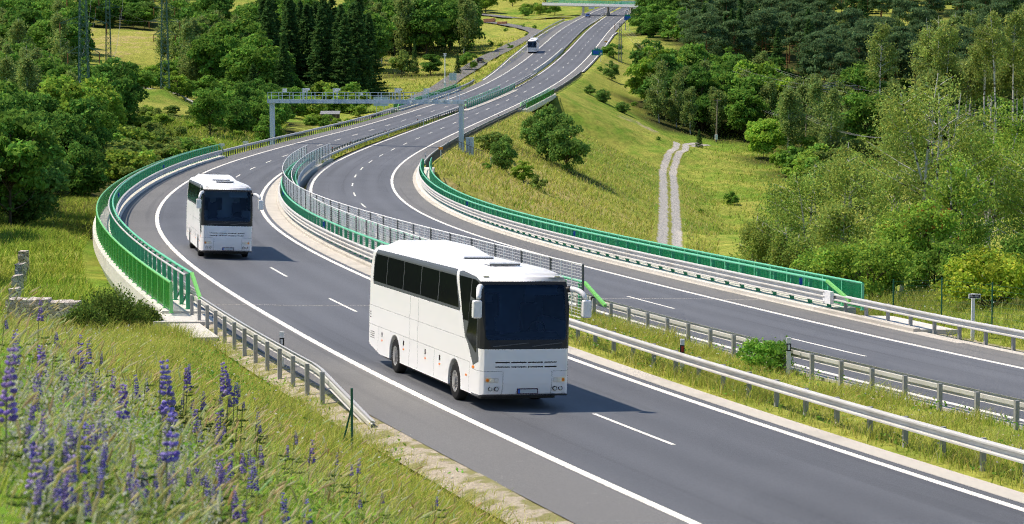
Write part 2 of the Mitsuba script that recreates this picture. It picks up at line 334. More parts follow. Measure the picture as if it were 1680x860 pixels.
for (u, v, d, rx, ry, k) in ((1045, 222, 540, 8, 7, .62), (930, 222, 470, 12, 5, .35), (290, 218, 420, 12, 18, .42), (240, 190, 500, 14, 30, .36), (1350, 195, 560, 8, 14, .6), (625, 190, 530, 4, 26, .8), (265, 205, 440, 10, 14, .45)):
    c = at(u, v, d); bare = np.maximum(bare, k * np.exp(-((GX - c[0]) / rx) ** 2 - ((GY - c[1]) / ry) ** 2))
def bare_track(trk):
    global bare
    d, _ = cKDTree(trk[:, :2]).query(np.stack([GX.ravel(), GY.ravel()], 1)); bare = np.maximum(bare, .50 * np.exp(-(d.reshape(GX.shape) / 2.6) ** 2))
idx = np.arange(GX.size).reshape(GX.shape)
a, b, c, d = idx[:-1, :-1].ravel(), idx[:-1, 1:].ravel(), idx[1:, 1:].ravel(), idx[1:, :-1].ravel()
TF = np.vstack([np.stack([a, b, c], 1), np.stack([a, c, d], 1)])
def lay_terrain(trees):
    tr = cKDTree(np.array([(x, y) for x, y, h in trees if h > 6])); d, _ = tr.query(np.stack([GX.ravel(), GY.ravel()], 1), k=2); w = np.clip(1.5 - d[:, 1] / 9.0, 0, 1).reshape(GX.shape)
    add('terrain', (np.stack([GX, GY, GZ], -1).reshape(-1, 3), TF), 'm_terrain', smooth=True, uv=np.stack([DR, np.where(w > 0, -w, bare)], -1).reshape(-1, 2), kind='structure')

# ------------------------------------------------------------------ carriageways, kerbs, markings
def stations(R, Y0, Y1, st=2.0): q0, q1 = R.sY(Y0), R.sY(Y1); return np.linspace(q0, q1, max(2, int((q1 - q0) / st) + 1))
for R, nm, lab in ((RA, 'left_road', None), (RB, 'right_road', None)):
    q = stations(R, R.Y[0], 1215)
    prof = [(2.32, 0), (.0, 0), (-1.9, 0), (-3.7, 0), (-5.5, 0), (-WL, 0), (-WL - .42, 0)]
    V, F, uv = strip(R, q, prof); V, F = up_fix(V, F)
    key = 'motorway_road' if R is RA else 'motorway_road_001'
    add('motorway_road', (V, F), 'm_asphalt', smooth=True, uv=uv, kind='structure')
    for a, q0, q1 in ((0, 14, 1180), (-WL, 14, 1180)):
        qq = stations(R, max(q0, R.Y[0]), q1); V, F, uv = strip(R, qq, [(a + .125, .006), (a - .125, .006)]); V, F = up_fix(V, F)
        add('edge_line', (V, F), 'm_white_line', parent=key, uv=uv)
    # dashes: 6 m in every 18 m
    y0 = 58.8 if R is RA else 84.0
    qs = R.sY(y0) - 18 * 4
    while qs < R.sY(1090):
        if qs > R.sY(R.Y[0] + 3):
            V, F, uv = strip(R, np.linspace(qs - 0, qs + 6, 5), [(-WL / 2 + .065, .006), (-WL / 2 - .065, .006)]); V, F = up_fix(V, F)
            add('lane_dash', (V, F), 'm_white_line', parent=key, uv=uv)
        qs += 18
    # pale joint across the road where the bridge begins
    qj = BA[0] + 4 if R is RA else BB[0] + 5
    V, F, uv = strip(R, [qj, qj + .09], [(2.3, .009), (-WL - .4, .009)]); V, F = up_fix(V, F)
    add('expansion_joint', (V, F), 'm_concrete', parent=key, uv=uv)

def kerb(R, q, prof, name='kerb', m='m_concrete'):
    V, F, uv = strip(R, q, prof, closed=True)
    return add(name, (V, F), m, kind='structure')
# gutters and kerbs
IN = -WL
kerb(RA, stations(RA, 20, 92), [(IN - .42, .012), (IN - .42, -.2), (IN - 1.0, -.2), (IN - 1.0, .05)])
kerb(RA, stations(RA, 92, 290), [(IN - .36, .012), (IN - .36, -.25), (IN - 1.25, -.25), (IN - 1.25, .02)])
kerb(RB, stations(RB, 28, 97), [(IN - .42, .012), (IN - .42, -.2), (IN - .9, -.2), (IN - .9, .04)])
kerb(RB, stations(RB, 78, 101), [(2.30, .012), (2.30, -.2), (2.72, -.2), (2.72, .02)])
kerb(RB, stations(RB, 88, 284), [(2.02, .012), (2.02, -.1), (2.33, -.1), (2.33, .013)])
kerb(RB, stations(RB, 92, 101), [(2.33, -.2), (2.33, .13), (2.60, .15), (2.60, -.2)])
# gravel verge beside the nearer left lane
q = stations(RA, 15, 92, 1.0); V, F, uv = strip(RA, q, [(2.30, -.012), (2.6, -.04), (2.95, -.10), (3.3, -.2)]); V, F = up_fix(V, F)
V[:, 2] += (meshkit.noise(V * 2.1, 5) - .5) * .05
add('gravel_verge', (V, F), 'm_gravel', smooth=True, uv=uv, kind='structure')
q = stations(RB, 30, 100, 1.0); V, F, uv = strip(RB, q, [(2.72, -.01), (3.4, -.06), (4.2, -.14)]); V, F = up_fix(V, F)
add('gravel_verge', (V, F), 'm_gravel', smooth=True, uv=uv, kind='structure')
# median ground
def median(Y0, Y1, st=1.0, z=-.06):
    q = stations(RB, Y0, Y1, st); L = RB.xy(q, IN - .9); out = []
    for p in L:
        oa, qa = RA.off(p[None]); out.append(RA.xy(qa, IN - 1.0)[0])
    out = np.array(out); t = np.linspace(0, 1, 9)[None, :, None]
    Pm = L[:, None] * (1 - t) + out[:, None] * t
    Z = S(Pm[..., 0], Pm[..., 1]) + z + .12 * np.sin(np.pi * t[..., 0]) + (meshkit.noise(np.concatenate([Pm, Pm[..., :1] * 0], -1) * .7, 2) - .5) * .08
    n, m = Pm.shape[:2]; ii = np.arange(n * m).reshape(n, m)
    a, b, c, d = ii[:-1, :-1].ravel(), ii[:-1, 1:].ravel(), ii[1:, 1:].ravel(), ii[1:, :-1].ravel()
    return Pm, Z, np.vstack([np.stack([a, b, c], 1), np.stack([a, c, d], 1)])
MED = []
for Y0, Y1 in ((26, 101), (268, 458), (522, 1180)):
    Pm, Z, F = median(Y0, Y1, 1.0 if Y0 < 200 else 3.0); V, F = up_fix(np.concatenate([Pm, Z[..., None]], -1).reshape(-1, 3), F)
    add('median_ground', (V, F), 'm_terrain', smooth=True, uv=np.tile([.62, .0], (len(V), 1)), kind='structure'); MED.append((Pm, Z))

# ------------------------------------------------------------------ the long bridges
def bridge(R, span, label, cat='bridge', thick=1.35, a_in=IN - 2.75, name='road_bridge', a_out=4.0, group=None):
    t = thing(name, label, cat, group)
    q = np.linspace(span[0] - .5, span[1] + .5, int((span[1] - span[0]) / 2) + 2)
    V, F, _ = strip(R, q, [(2.30, -.03), (IN - .42, -.03), (IN - .42, -thick + .25), (2.30, -thick + .25)], True); add('deck', (V, F), 'm_concrete', t)
    V, F, _ = strip(R, q, [(2.335, -.25), (2.335, .13), (2.40, .15), (a_out, .15), (a_out, -.55), (a_out - .35, -thick), (2.335, -thick)], True); add('walkway', (V, F), 'm_concrete_pale', t)
    V, F, _ = strip(R, q, [(IN - 1.26, -.25), (IN - 1.26, .13), (IN - 1.32, .15), (a_in, .15), (a_in, -.75), (a_in + .3, -thick), (IN - 1.26, -thick)], True); add('walkway', (V, F), 'm_concrete', t)
    n = max(2, int((span[1] - span[0]) / 34))
    for i in range(1, n):
        qq = span[0] + (span[1] - span[0]) * i / n
        for a in (.2, -6.2):
            p = R.pos(qq, a, -thick + .2); zg = gz(p[0], p[1]) - .5
            add('pier', tube_mesh([[p[0], p[1], zg], p], .65, 12), 'm_concrete', t, smooth=30)
    for k, qq in enumerate(span):
        p0, p1 = R.pos(qq, a_out - .1, 0), R.pos(qq, a_in + .1, 0); m = MB(); d = (p1 - p0); d[2] = 0; d /= np.linalg.norm(d)
        nn = np.array([-d[1], d[0], 0]); L = np.linalg.norm((p1 - p0)[:2]); zt = min(p0[2], p1[2]) - thick - .01
        m.box((p0 + p1) / 2 * [1, 1, 0] + np.array([0, 0, zt - 2.5]), (L, 1.0, 5), np.stack([d, nn, [0, 0, 1]], 1)); add('abutment', m.mesh(), 'm_concrete', t)
    return t
bridge(RA, BA, 'long curved concrete bridge under the lanes with the two nearer coaches', a_out=3.95)
bridge(RB, BB, 'long curved concrete bridge under the empty right carriageway', a_out=4.0)
bridge(RA, UA, 'short concrete underpass bridge beyond the gantry on the left carriageway', thick=.95)
bridge(RB, UB, 'short concrete underpass bridge beyond the gantry on the right carriageway', thick=.95)
# ------------------------------------------------------------------ ramps and minor roads
def ramp(R, pix, name):
    pts = np.array([on_road(*p) for p in pix]); o, q = R.off(pts[:, :2]); i = np.argsort(q); q, o = q[i], np.maximum(o[i], 2.36)
    qq = np.arange(q[0], q[-1], 4.0); oo = np.interp(qq, q, o)
    def sheet(a0, a1, dz):
        t = np.linspace(0, 1, 4)[None]; A = a0[:, None] * (1 - t) + a1[:, None] * t
        V = R.pos(qq[:, None], A, dz); ii = np.arange(V.shape[0] * 4).reshape(-1, 4)
        a, b, c, d = ii[:-1, :-1].ravel(), ii[:-1, 1:].ravel(), ii[1:, 1:].ravel(), ii[1:, :-1].ravel()
        uv = np.stack([A * .0 - 2.6, np.broadcast_to(qq[:, None], A.shape)], -1).reshape(-1, 2)
        return *up_fix(V.reshape(-1, 3), np.vstack([np.stack([a, b, c], 1), np.stack([a, c, d], 1)])), uv
    V, F, uv = sheet(oo * 0 + 2.325, oo + .55, 0); k = add(name, (V, F), 'm_asphalt', smooth=True, uv=uv, kind='structure')
    V, F, uv = sheet(oo - .12, oo + .12, .006); add('edge_line', (V, F), 'm_white_line', k, uv=uv)
    return pts
RAMP_L = ramp(RA, [(796.7, 131.5), (816.7, 113.5), (836.7, 95.5), (860, 77), (875, 66), (906.7, 45.5), (926.7, 35.3), (938, 33)], 'slip_road')
RAMP_R = ramp(RB, [(930, 118), (956.7, 94), (968, 85.5), (981.7, 77), (993, 68.5), (1005, 57.5), (1013, 52.5)], 'slip_road')

from scipy.interpolate import RegularGridInterpolator
_lin = RegularGridInterpolator((gy, gx), GZ, bounds_error=False, fill_value=None)
def minor(name, pts, w, m, lift=.10, kind='structure', st=2.0):
    pts = np.array(pts, float); s = np.r_[0, np.cumsum(np.linalg.norm(np.diff(pts[:, :2], axis=0), axis=1))]
    ss = np.arange(0, s[-1], st); X = CubicSpline(s, pts[:, 0])(ss); Y = CubicSpline(s, pts[:, 1])(ss)
    t = np.stack([np.gradient(X), np.gradient(Y)], 1); t /= np.linalg.norm(t, axis=1, keepdims=True); n = np.stack([-t[:, 1], t[:, 0]], 1)
    A = np.linspace(-w / 2, w / 2, 5); Pm = np.stack([X, Y], 1)[:, None] + n[:, None] * A[None, :, None]
    zc = _lin(np.stack([Pm[..., 1], Pm[..., 0]], -1))
    zc = zc.max(1, keepdims=True) * .5 + zc * .5 if m == 'm_lane' else zc
    k = np.ones(13) / 13; zs = np.stack([np.convolve(np.pad(zc[:, j], 6, 'edge'), k, 'valid') for j in range(5)], 1) if m == 'm_lane' else zc
    V = np.concatenate([Pm, zs[..., None] + lift], -1); ii = np.arange(V.shape[0] * 5).reshape(-1, 5)
    a, b, c, d = ii[:-1, :-1].ravel(), ii[:-1, 1:].ravel(), ii[1:, 1:].ravel(), ii[1:, :-1].ravel()
    uv = np.stack([np.broadcast_to(np.linspace(0, 1, 5), V.shape[:2]), np.broadcast_to(ss[:, None], V.shape[:2])], -1).reshape(-1, 2)
    V, F = up_fix(V.reshape(-1, 3), np.vstack([np.stack([a, b, c], 1), np.stack([a, c, d], 1)]))
    return add(name, (V, F), m, smooth=True, uv=uv, kind=kind)
SIDE = [at(*p) for p in [(770, 30, 1010), (815, 33, 990), (850, 37, 965), (874, 42, 935), (880, 48, 905), (870, 58, 860), (845, 70, 815), (812, 84, 768), (783, 98, 728), (750, 116, 680), (720, 132, 643), (690, 149, 606), (660, 168, 573), (630, 185, 548), (600, 194, 530), (560, 198, 522), (500, 200, 518)]]
minor('country_road', SIDE, 5.4, 'm_lane', .34)
minor('country_road', [at(*p) for p in [(948, 30.5, 1000), (925, 28.5, 1003), (900, 26.7, 1006), (880, 25, 1010), (850, 21.5, 1020), (815, 16.5, 1040), (780, 12, 1060), (740, 8, 1080)]], 6.0, 'm_lane', .35)
TRK = [footing(u, v, 230) for u, v in [(1099, 408), (1099, 385), (1099, 355), (1098, 325), (1097, 298), (1098, 275), (1104, 256), (1116, 245), (1134, 239), (1158, 237)]]
def lanes(o):
    p = np.array(TRK); t = np.gradient(p[:, :2], axis=0); t /= np.linalg.norm(t, axis=1, keepdims=True); q = p.copy(); q[:, 0] += -t[:, 1] * o; q[:, 1] += t[:, 0] * o; return q
_tp = np.array(TRK); _ts = np.linspace(0, 1, 160); TRKF = np.stack([np.interp(_ts, np.linspace(0, 1, len(_tp)), _tp[:, i]) for i in range(3)], 1); bare_track(TRKF)
for o in (.95, -.95): minor('gravel_track', lanes(o), 1.75, 'm_track', .07, st=.8)

# ------------------------------------------------------------------ guard rails
def profile(n):   # W-beam waves, (o, z): o towards the traffic
    pts = []
    for i in range(n):
        z = i * .205; pts += [(.0, z), (.11, z + .03), (.11, z + .068), (.0, z + .10)]
    return np.array(pts)
W2, W3 = profile(2), profile(3)
def path_of(R, a, Y0, Y1, st=2.0, dz=0.0):
    q = stations(R, Y0, Y1, st); return R.pos(q, a, dz)
def sweep(path, prof, toward, zoff, thick=.012):
    """path (n,3); toward = +1: the profile's o points to the right of the direction of travel"""
    t = np.gradient(path[:, :2], axis=0); t /= np.linalg.norm(t, axis=1, keepdims=True)
    r = np.stack([t[:, 1], -t[:, 0]], 1) * toward
    pr_ = np.vstack([prof, (prof - [thick, 0])[::-1]]); m = len(pr_); n = len(path); zo = np.broadcast_to(zoff, n)
    V = np.empty((n, m, 3)); V[..., :2] = path[:, None, :2] + r[:, None] * pr_[None, :, :1]; V[..., 2] = path[:, None, 2] + pr_[None, :, 1] + zo[:, None]
    ii = np.arange(n * m).reshape(n, m); F = []
    for j in range(m):
        k = (j + 1) % m; a, b, c, d = ii[:-1, j], ii[:-1, k], ii[1:, k], ii[1:, j]
        F += [np.stack([a, b, c], 1), np.stack([a, c, d], 1)]
    return V.reshape(-1, 3), np.vstack(F)
_post = {}
def post_ply(h, w, d, m, foot=False):
    k = (h, w, d, m, foot)
    if k not in _post:
        b = MB()
        if foot is None:        # channel section
            b.b2((-w / 2, -d / 2, -.3), (w / 2, -d / 2 + .012, h)); b.b2((-w / 2, -d / 2, -.3), (-w / 2 + .012, d / 2, h)); b.b2((-w / 2, d / 2 - .012, -.3), (w / 2, d / 2, h)); b.b2((-w / 2 + .01, -d / 2, h - .012), (w / 2, d / 2, h))
        else: b.b2((-w / 2, -d / 2, 0 if foot else -.3), (w / 2, d / 2, h))
        if foot: b.b2((-w, -d * .8, 0), (w, d * .8, .025))
        _post[k] = P(b.mesh(), m)
    return _post[k]
def place(p, d, lean=None):
    d = np.array([d[0], d[1], 0.0]); d /= np.linalg.norm(d); return mat4(np.stack([d, [-d[1], d[0], 0], [0, 0, 1]], 1), p)
def along(path, spacing, start=0.0):
    s = np.r_[0, np.cumsum(np.linalg.norm(np.diff(path, axis=0), axis=1))]; ss = np.arange(start, s[-1] + 1e-6, spacing)
    p = np.stack([np.interp(ss, s, path[:, i]) for i in range(3)], 1); q = np.stack([np.interp(ss + .3, s, path[:, i]) for i in range(3)], 1) - np.stack([np.interp(ss - .3, s, path[:, i]) for i in range(3)], 1)
    return p, q
def guard_rail(label, path, toward, prof=W2, top=.75, spacing=2.0, end0=False, end1=False, post=(.12, .10), setback=.16, group=None, m='m_steel', pm='m_post_shaded'):
    t = thing('guard_rail', label, 'guard rail', group); path = np.asarray(path)
    hgt = prof[-1, 1]; z = np.full(len(path), top - hgt); s = np.r_[0, np.cumsum(np.linalg.norm(np.diff(path, axis=0), axis=1))]
    if end0: z = z - np.clip(1 - s / 6.5, 0, 1) * (top - .12)
    if end1: z = z - np.clip(1 - (s[-1] - s) / 6.5, 0, 1) * (top - .12)
    V, F = sweep(path, prof, toward, z); add('rail', (V, F), m, t)
    if spacing:
        pp, dd = along(path, spacing, .6 if not end0 else 5.0); far = path[:, 1].min() > 270
        for p, d in zip(pp, dd):
            if end1 and np.linalg.norm(p - path[-1]) < 4.5: continue
            n = np.array([d[1], -d[0]]); n /= np.linalg.norm(n); q = p.copy(); q[:2] -= n * toward * setback
            add('post', post_ply(top - .02, post[1], post[0], pm, None if not far else False), None, t, M=place(q, d))
    return t
R_ = lambda R: 1 if R is RA else -1
guard_rail('steel guard rail by the lupins, its end sloping into the grass', path_of(RA, 2.76, 63.2, 91.5, 1), 1, top=.82, end0=True, setback=.17)
guard_rail('long guard rail on the left verge beyond the bridge, passing the gantry', np.vstack([path_of(RA, 2.85, 284, 560, 2), [RA.pos(RA.sY(572), 3.3), RA.pos(RA.sY(583), 4.2)]]), 1, pm='m_steel_dark', end1=True)
guard_rail('steel guard rail on the grass median nearest the front coach', path_of(RA, IN - 1.72, 34, 99, 1), -1, top=.78)
guard_rail('guard rail seen from behind between grass median and empty carriageway', path_of(RB, IN - 1.0, 50, 100.5, 1), 1, top=.78, setback=.2)
guard_rail('steel guard rail beside the black name sign near the right railing', path_of(RB, 2.78, 40, 100.2, 1), -1, top=.78)
guard_rail('dark guard rail along the right verge from the orange sign up to the exit', path_of(RB, 2.9, 269, 615, 2), -1, pm='m_steel_dark', end1=True)
guard_rail('far median guard rail facing the oncoming lanes, below the concrete barrier', path_of(RA, IN - 1.15, 286, 606, 2), -1, pm='m_steel_dark', spacing=3)
guard_rail('far median guard rail facing the empty lanes, below the concrete barrier', path_of(RB, IN - 1.1, 270, 600, 2), 1, pm='m_steel_dark', spacing=3)
guard_rail('median guard rail between the concrete barrier and the far overpass', path_of(RB, IN - 1.3, 722, 1080, 4), 1, pm='m_steel_dark', spacing=8)
guard_rail('short guard rail along the outside of the joining slip road', np.array([p + [0, 0, 0] for p in [RA.pos(RA.sY(y), a) for y, a in ((748, 9.3), (775, 9.9), (805, 10.2), (840, 10.3), (875, 10.0), (905, 9.7))]]) if False else np.vstack([RAMP_L[4:7] + [-1.1, 0, 0], RAMP_L[7:8] + [-2.5, 6, 0]]), 1, pm='m_steel_dark', spacing=4)
# concrete barrier
q = stations(RB, 610, 718, 3); V, F, _ = strip(RB, q, [(IN - 1.1, -.2), (IN - 1.1, .15), (IN - 1.3, .9), (IN - 1.6, .9), (IN - 1.8, .15), (IN - 1.8, -.2)], True)
tag(add('median_barrier', (V, F), 'm_concrete_pale'), 'pale concrete median barrier beside the farthest coach', 'barrier')

# bridge barriers: beam, green posts, tubes
def bridge_barrier(label, R, a, out, Y0, Y1, h, m, top=.86, near_end=True, two=True, far_end=False, spacing=2.0):
    """a: face of the beam, out: +1 when the posts stand further outside"""
    t = thing('bridge_barrier', label, 'barrier'); tow = (1 if R is RA else -1) * out
    path = path_of(R, a, Y0, Y1, 1, 0); V, F = sweep(path, W3, tow, top - W3[-1, 1]); add('rail', (V, F), 'm_steel', t)
    pth = path_of(R, a + .30 * out, Y0, Y1, 1, .14)
    pp, dd = along(pth, spacing, .4)
    for p, d in zip(pp, dd): add('post', post_ply(h, .13, .14, 'm_green_post', True), None, t, M=place(p, d))
    for (da, dz, r, mm) in ((.16, h + .05, .055, m),) + (((.40, h - .02, .045, 'm_steel'),) if two else ()):
        V, F = tube_mesh(path_of(R, a + da * out, Y0 + .3, Y1 - .3, 1, .14 + dz), r, 7); add('handrail', (V, F), (m.replace('m_green', 'm_green_rail') if mm == m else mm), t, smooth=True)
    b = MB()
    for p, d in zip(pp[::1], dd[::1]):
        n = np.array([d[1], -d[0], 0]); n /= np.linalg.norm(n); n *= -tow
        b.bar(p - n * .16 + [0, 0, h + .05], p + n * .1 + [0, 0, h - .02], .05); b.bar(p - n * .24 + [0, 0, top - .40], p, .06); 
    add('bracket', b.mesh(), m, t, kind='stuff')
    if near_end:
        p0 = R.pos(R.sY(Y0 + .3), a + .16 * out, h + .19); p1 = R.pos(R.sY(Y0 - 2.0), a + .13 * out, .62); m2 = MB(); m2.bar(p0, p1, .12, .10)
        add('end_brace', m2.mesh(), 'm_green_light', t)
    if far_end:
        p0 = R.pos(R.sY(Y1 - .3), a + .16 * out, h + .19); p1 = R.pos(R.sY(Y1 + 3.0), a + .13 * out, .62); m2 = MB(); m2.bar(p0, p1, .11, .10)
        add('end_brace', m2.mesh(), m, t)
    return t
bridge_barrier('green barrier with twin top tubes on the inside of the left bridge walkway', RA, 2.58, 1, 92, 283, 1.30, 'm_green', far_end=True)
bridge_barrier('green posted barrier with triple steel beam on the median side of the left bridge', RA, IN - 1.48, -1, 100, 283, 1.12, 'm_green', two=False, near_end=False)
bridge_barrier('green barrier behind the steel mesh screen of the right bridge', RB, IN - 1.12, -1, 97.6, 262, 1.12, 'm_green', two=False)
bridge_barrier('green posted barrier with triple steel beam along the outside of the right bridge', RB, 2.62, 1, 100.4, 264, 1.04, 'm_green', two=False)
bridge_barrier('short green barrier on the left side of the far underpass', RA, 2.6, 1, 455, 542, 1.1, 'm_green_left', two=False, spacing=3)
bridge_barrier('first short green barrier in the median over the far underpass', RA, IN - 1.35, -1, 462, 545, 1.1, 'm_green', two=False, near_end=True, spacing=3)
bridge_barrier('second short green barrier in the median over the far underpass', RB, IN - 1.3, -1, 462, 532, 1.1, 'm_green', two=False, spacing=3)
bridge_barrier('short green barrier on the right side of the far underpass', RB, 2.6, 1, 460, 522, 1.1, 'm_green', two=False, spacing=3)

# green railings with flat bars
def rail_panel(L, h, m, dense=True):
    b = MB(); n = int(round(L / .09))
    for i in range(n): x = (i + .5) * L / n; b.b2((x - .021, -.022, .11), (x + .021, .022, h - .06))
    b.b2((0.03, -.02, .07), (L - .03, .02, .11)); return P(b.mesh(), m)
def railing(label, R, a, Y0, Y1, h, m, L=2.0, base=.15):
    t = thing('bridge_railing', label, 'railing'); pth = path_of(R, a, Y0, Y1, .5, base); pp, dd = along(pth, L)
    V, F = sweep(pth, np.array([(-.06, 0), (-.06, .05), (.06, .05), (.06, 0)]), 1, h - .05, .0); b = MB(); 
    V, F = tube_mesh(pth[::2] + [0, 0, h - .02], .055, 6); add('handrail', (V, F), m.replace('m_green', 'm_green_rail'), t, smooth=True)
    pan = rail_panel(L, h, m); po = post_ply(h - .03, .07, .11, m.replace('m_green', 'm_green_rail'), True)
    for i, (p, d) in enumerate(zip(pp, dd)):
        add('post', po, None, t, M=place(p, d))
        if i + 1 < len(pp):
            e = pp[i + 1] - p; l = np.linalg.norm(e); x = e / l; y = np.cross([0, 0, 1], x); y /= np.linalg.norm(y)
            add('bar_panel', pan, None, t, M=mat4(np.stack([x * l / L, y, [0, 0, 1]], 1), p))
railing('bright green railing of upright bars on the outer edge of the left bridge', RA, 3.70, 90.8, 283, 1.12, 'm_green_left')
railing('long green railing of upright bars on the outer edge of the right bridge', RB, 3.72, 99.3, 268, 1.12, 'm_green')
railing('dark green bar railing at the far end of the median gap, right bridge', RB, IN - 1.95, 215, 262, 1.12, 'm_green')
railing('short green railing at the left edge of the far underpass', RA, 3.7, 455, 542, 1.12, 'm_green_left', 3.0)
railing('bright green railing at the right edge of the far underpass', RB, 3.7, 460, 522, 1.12, 'm_green_left', 3.0)

# steel mesh screens either side of the gap
def screen_panel(L, h):
    b = MB()
    for z in np.arange(.06, h, .115): b.b2((0, -.005, z), (L, .005, z + .011))
    for x in np.arange(.33, L, .34): b.b2((x - .004, -.004, .03), (x + .004, .004, h))
    return P(b.mesh(), 'm_mesh')
def screen(label, R, a, Y0, Y1, h, base=.15, L=1.34):
    t = thing('mesh_screen', label, 'screen'); pth = path_of(R, a, Y0, Y1, .5, base); pp, dd = along(pth, L)
    V, F = tube_mesh(pth[::2] + [0, 0, h], .03, 5); add('top_rail', (V, F), 'm_mesh', t)
    V, F = tube_mesh(pth[::2] + [0, 0, .03], .025, 5); add('bottom_rail', (V, F), 'm_mesh', t)
    pan = screen_panel(L, h); thick = post_ply(h + .02, .055, .08, 'm_steel_dark', True); thin = post_ply(h, .03, .045, 'm_mesh', True)
    for i, (p, d) in enumerate(zip(pp, dd)):
        add('post', thick if i % 3 == 0 else thin, None, t, M=place(p, d))
        if i + 1 < len(pp):
            e = pp[i + 1] - p; l = np.linalg.norm(e); x = e / l; y = np.cross([0, 0, 1], x); y /= np.linalg.norm(y)
            add('mesh_panel', pan, None, t, M=mat4(np.stack([x * l / L, y, [0, 0, 1]], 1), p))
screen('curved grey mesh screen on the median side of the left bridge', RA, IN - 2.45, 99, 284, 1.75)
screen('tall grey mesh screen on the right bridge, ending by the front coach mirror', RB, IN - 2.35, 95.0, 268, 2.05)
p = RB.pos(RB.sY(100.2), 2.62, .60); b = MB(); b.box(p, (.16, .75, .52), place(p, RB.pos(RB.sY(102), 2.6) - RB.pos(RB.sY(100), 2.6))[:3, :3] @ np.array([[0, 1, 0], [1, 0, 0], [0, 0, 1.0]]))
tag(add('rail_coupling', b.mesh(), 'm_box_white'), 'white joint box where the triple beam meets the plain guard rail on the right', 'guard rail joint')
guard_rail('pale guard rail of the valley road on the left hillside', np.array([np.r_[a[:2], gz(a[0], a[1])] for a in [at(185, 161, 604), at(215, 166, 596), at(250, 172, 584), at(290, 180, 570), at(335, 188, 556), at(350, 190.5, 552)]]), 1, top=.95, spacing=4)
# blue marker boxes on the barrier posts
for R, a, y, lab in ((RA, 2.80, 232, 'farther of two on the left bridge walkway barrier'), (RA, 2.80, 176, 'nearer of two on the left bridge walkway barrier'), (RA, IN - 1.70, 186, 'at the tightest bend of the median barrier'), (RA, IN - 1.70, 140, 'on the median barrier behind the front coach'), (RB, IN - 1.6, 247, 'at the far end of the median gap'), (RB, 2.84, 178, 'farthest on the right bridge barrier'), (RB, 2.84, 139, 'halfway along the right bridge barrier'), (RB, 2.84, 103.5, 'near the end brace of the right bridge barrier')):
    p = R.pos(R.sY(y), a, 1.0); b = MB(); b.box(p, (.12, .12, .26)); b.box(p - [0, 0, .18], (.05, .05, .12))
    k = add('marker_post', b.mesh(), 'm_blue')
    tag(k, 'small blue reflector box ' + lab, 'reflector', 'blue reflectors on the bridge barriers')

# ------------------------------------------------------------------ delineator posts
def delineator(label, p, col, h=1.05, group=None):
    t = thing('delineator_post', label, 'marker post', group); b = MB(); b.b2((-.065, -.05, -.2), (.065, .05, h - .42)); b.b2((-.065, -.05, h - .18), (.065, .05, h)); add('body', b.mesh(), 'm_signwhite', t, M=mat4(t=p))
    b = MB(); b.b2((-.067, -.052, h - .42), (.067, .052, h - .18)); add('black_band', b.mesh(), 'm_black', t, M=mat4(t=p))
    b = MB(); b.b2((-.035, -.06, h - .38), (.035, .06, h - .22)); add('reflector', b.mesh(), col, t, M=mat4(t=p))
p = RA.pos(RA.sY(76.0), 2.40, 0); delineator('white and black marker post by the guard rail near the lupins', [p[0], p[1], p[2] - .1], 'm_mesh', 1.15)
p = RA.pos(RA.sY(73.0), IN - 2.1, 0); delineator('white marker post with orange reflector on the median guard rail', p - [0, 0, .02], 'm_red', 1.12)
p = RB.pos(RB.sY(79.5), IN - 1.35, 0); delineator('white marker post with black band beside the bush in the median', p - [0, 0, .02], 'm_mesh', 1.15)
MK = ['in the far median just beyond the gap, right side', 'in the median before the gantry, left side', 'in the median before the gantry, right side', 'in the median beneath the gantry, left side', 'in the median beneath the gantry, right side', 'in the median beyond the gantry, left side', 'in the median beyond the gantry, right side', 'by the right guard rail at the orange sign', 'by the right guard rail beyond the gantry', 'by the left guard rail before the gantry', 'nearest on the slip road edge at left', 'second along the slip road edge at left', 'beside the slip road level with the farthest coach', 'at the slip road by its short guard rail', 'at the junction below the overpass']
for i, (R, y, a) in enumerate(((RA, 262, IN - 2.0), (RB, 300, IN - 2.2), (RA, 318, IN - 1.9), (RB, 320, IN - 1.9), (RA, 360, IN - 1.9), (RB, 362, IN - 1.9), (RA, 402, IN - 1.9), (RB, 404, IN - 1.9), (RB, 284, 2.5), (RB, 420, 2.5), (RA, 330, 2.9), (RA, 612, 7.5), (RA, 655, 9.5), (RA, 700, 10.5), (RA, 760, 11), (RA, 950, 12))):
    if i == 0: continue
    delineator('tiny white marker post ' + MK[i - 1], R.pos(R.sY(y), a, 0), 'm_red' if i % 2 else 'm_mesh', 1.05, 'far marker posts')

# ------------------------------------------------------------------ gantry
g = thing('toll_gantry', 'pale blue steel gantry with railed walkway and cameras spanning both carriageways', 'gantry')
A0, A1 = np.array([-32.2, 333.0, 0]), np.array([-6.55, 326.0, 0]); ax = A1 - A0; GL = np.linalg.norm(ax); ax /= GL; an = np.array([-ax[1], ax[0], 0]); Rg = np.stack([ax, an, [0, 0, 1]], 1)
zb = -5.32
def gp(x, y, z): return A0 + ax * x + an * y + np.array([0, 0, z])
def gbox(b, x0, x1, y0, y1, z0, z1): b.box(gp((x0 + x1) / 2, (y0 + y1) / 2, (z0 + z1) / 2), (x1 - x0, y1 - y0, z1 - z0), Rg)
for x, z0 in ((0.1, gz(A0[0], A0[1]) - .3), (GL - .1, gz(A1[0], A1[1]) - .3)):
    b = MB(); gbox(b, x - .27, x + .27, -.27, .27, z0, zb); gbox(b, x - .5, x + .5, -.5, .5, z0, z0 + .42); gbox(b, x - .36, x + .36, -.36, .36, zb - .06, zb - .004); add('column', b.mesh(), 'm_gantry', g)
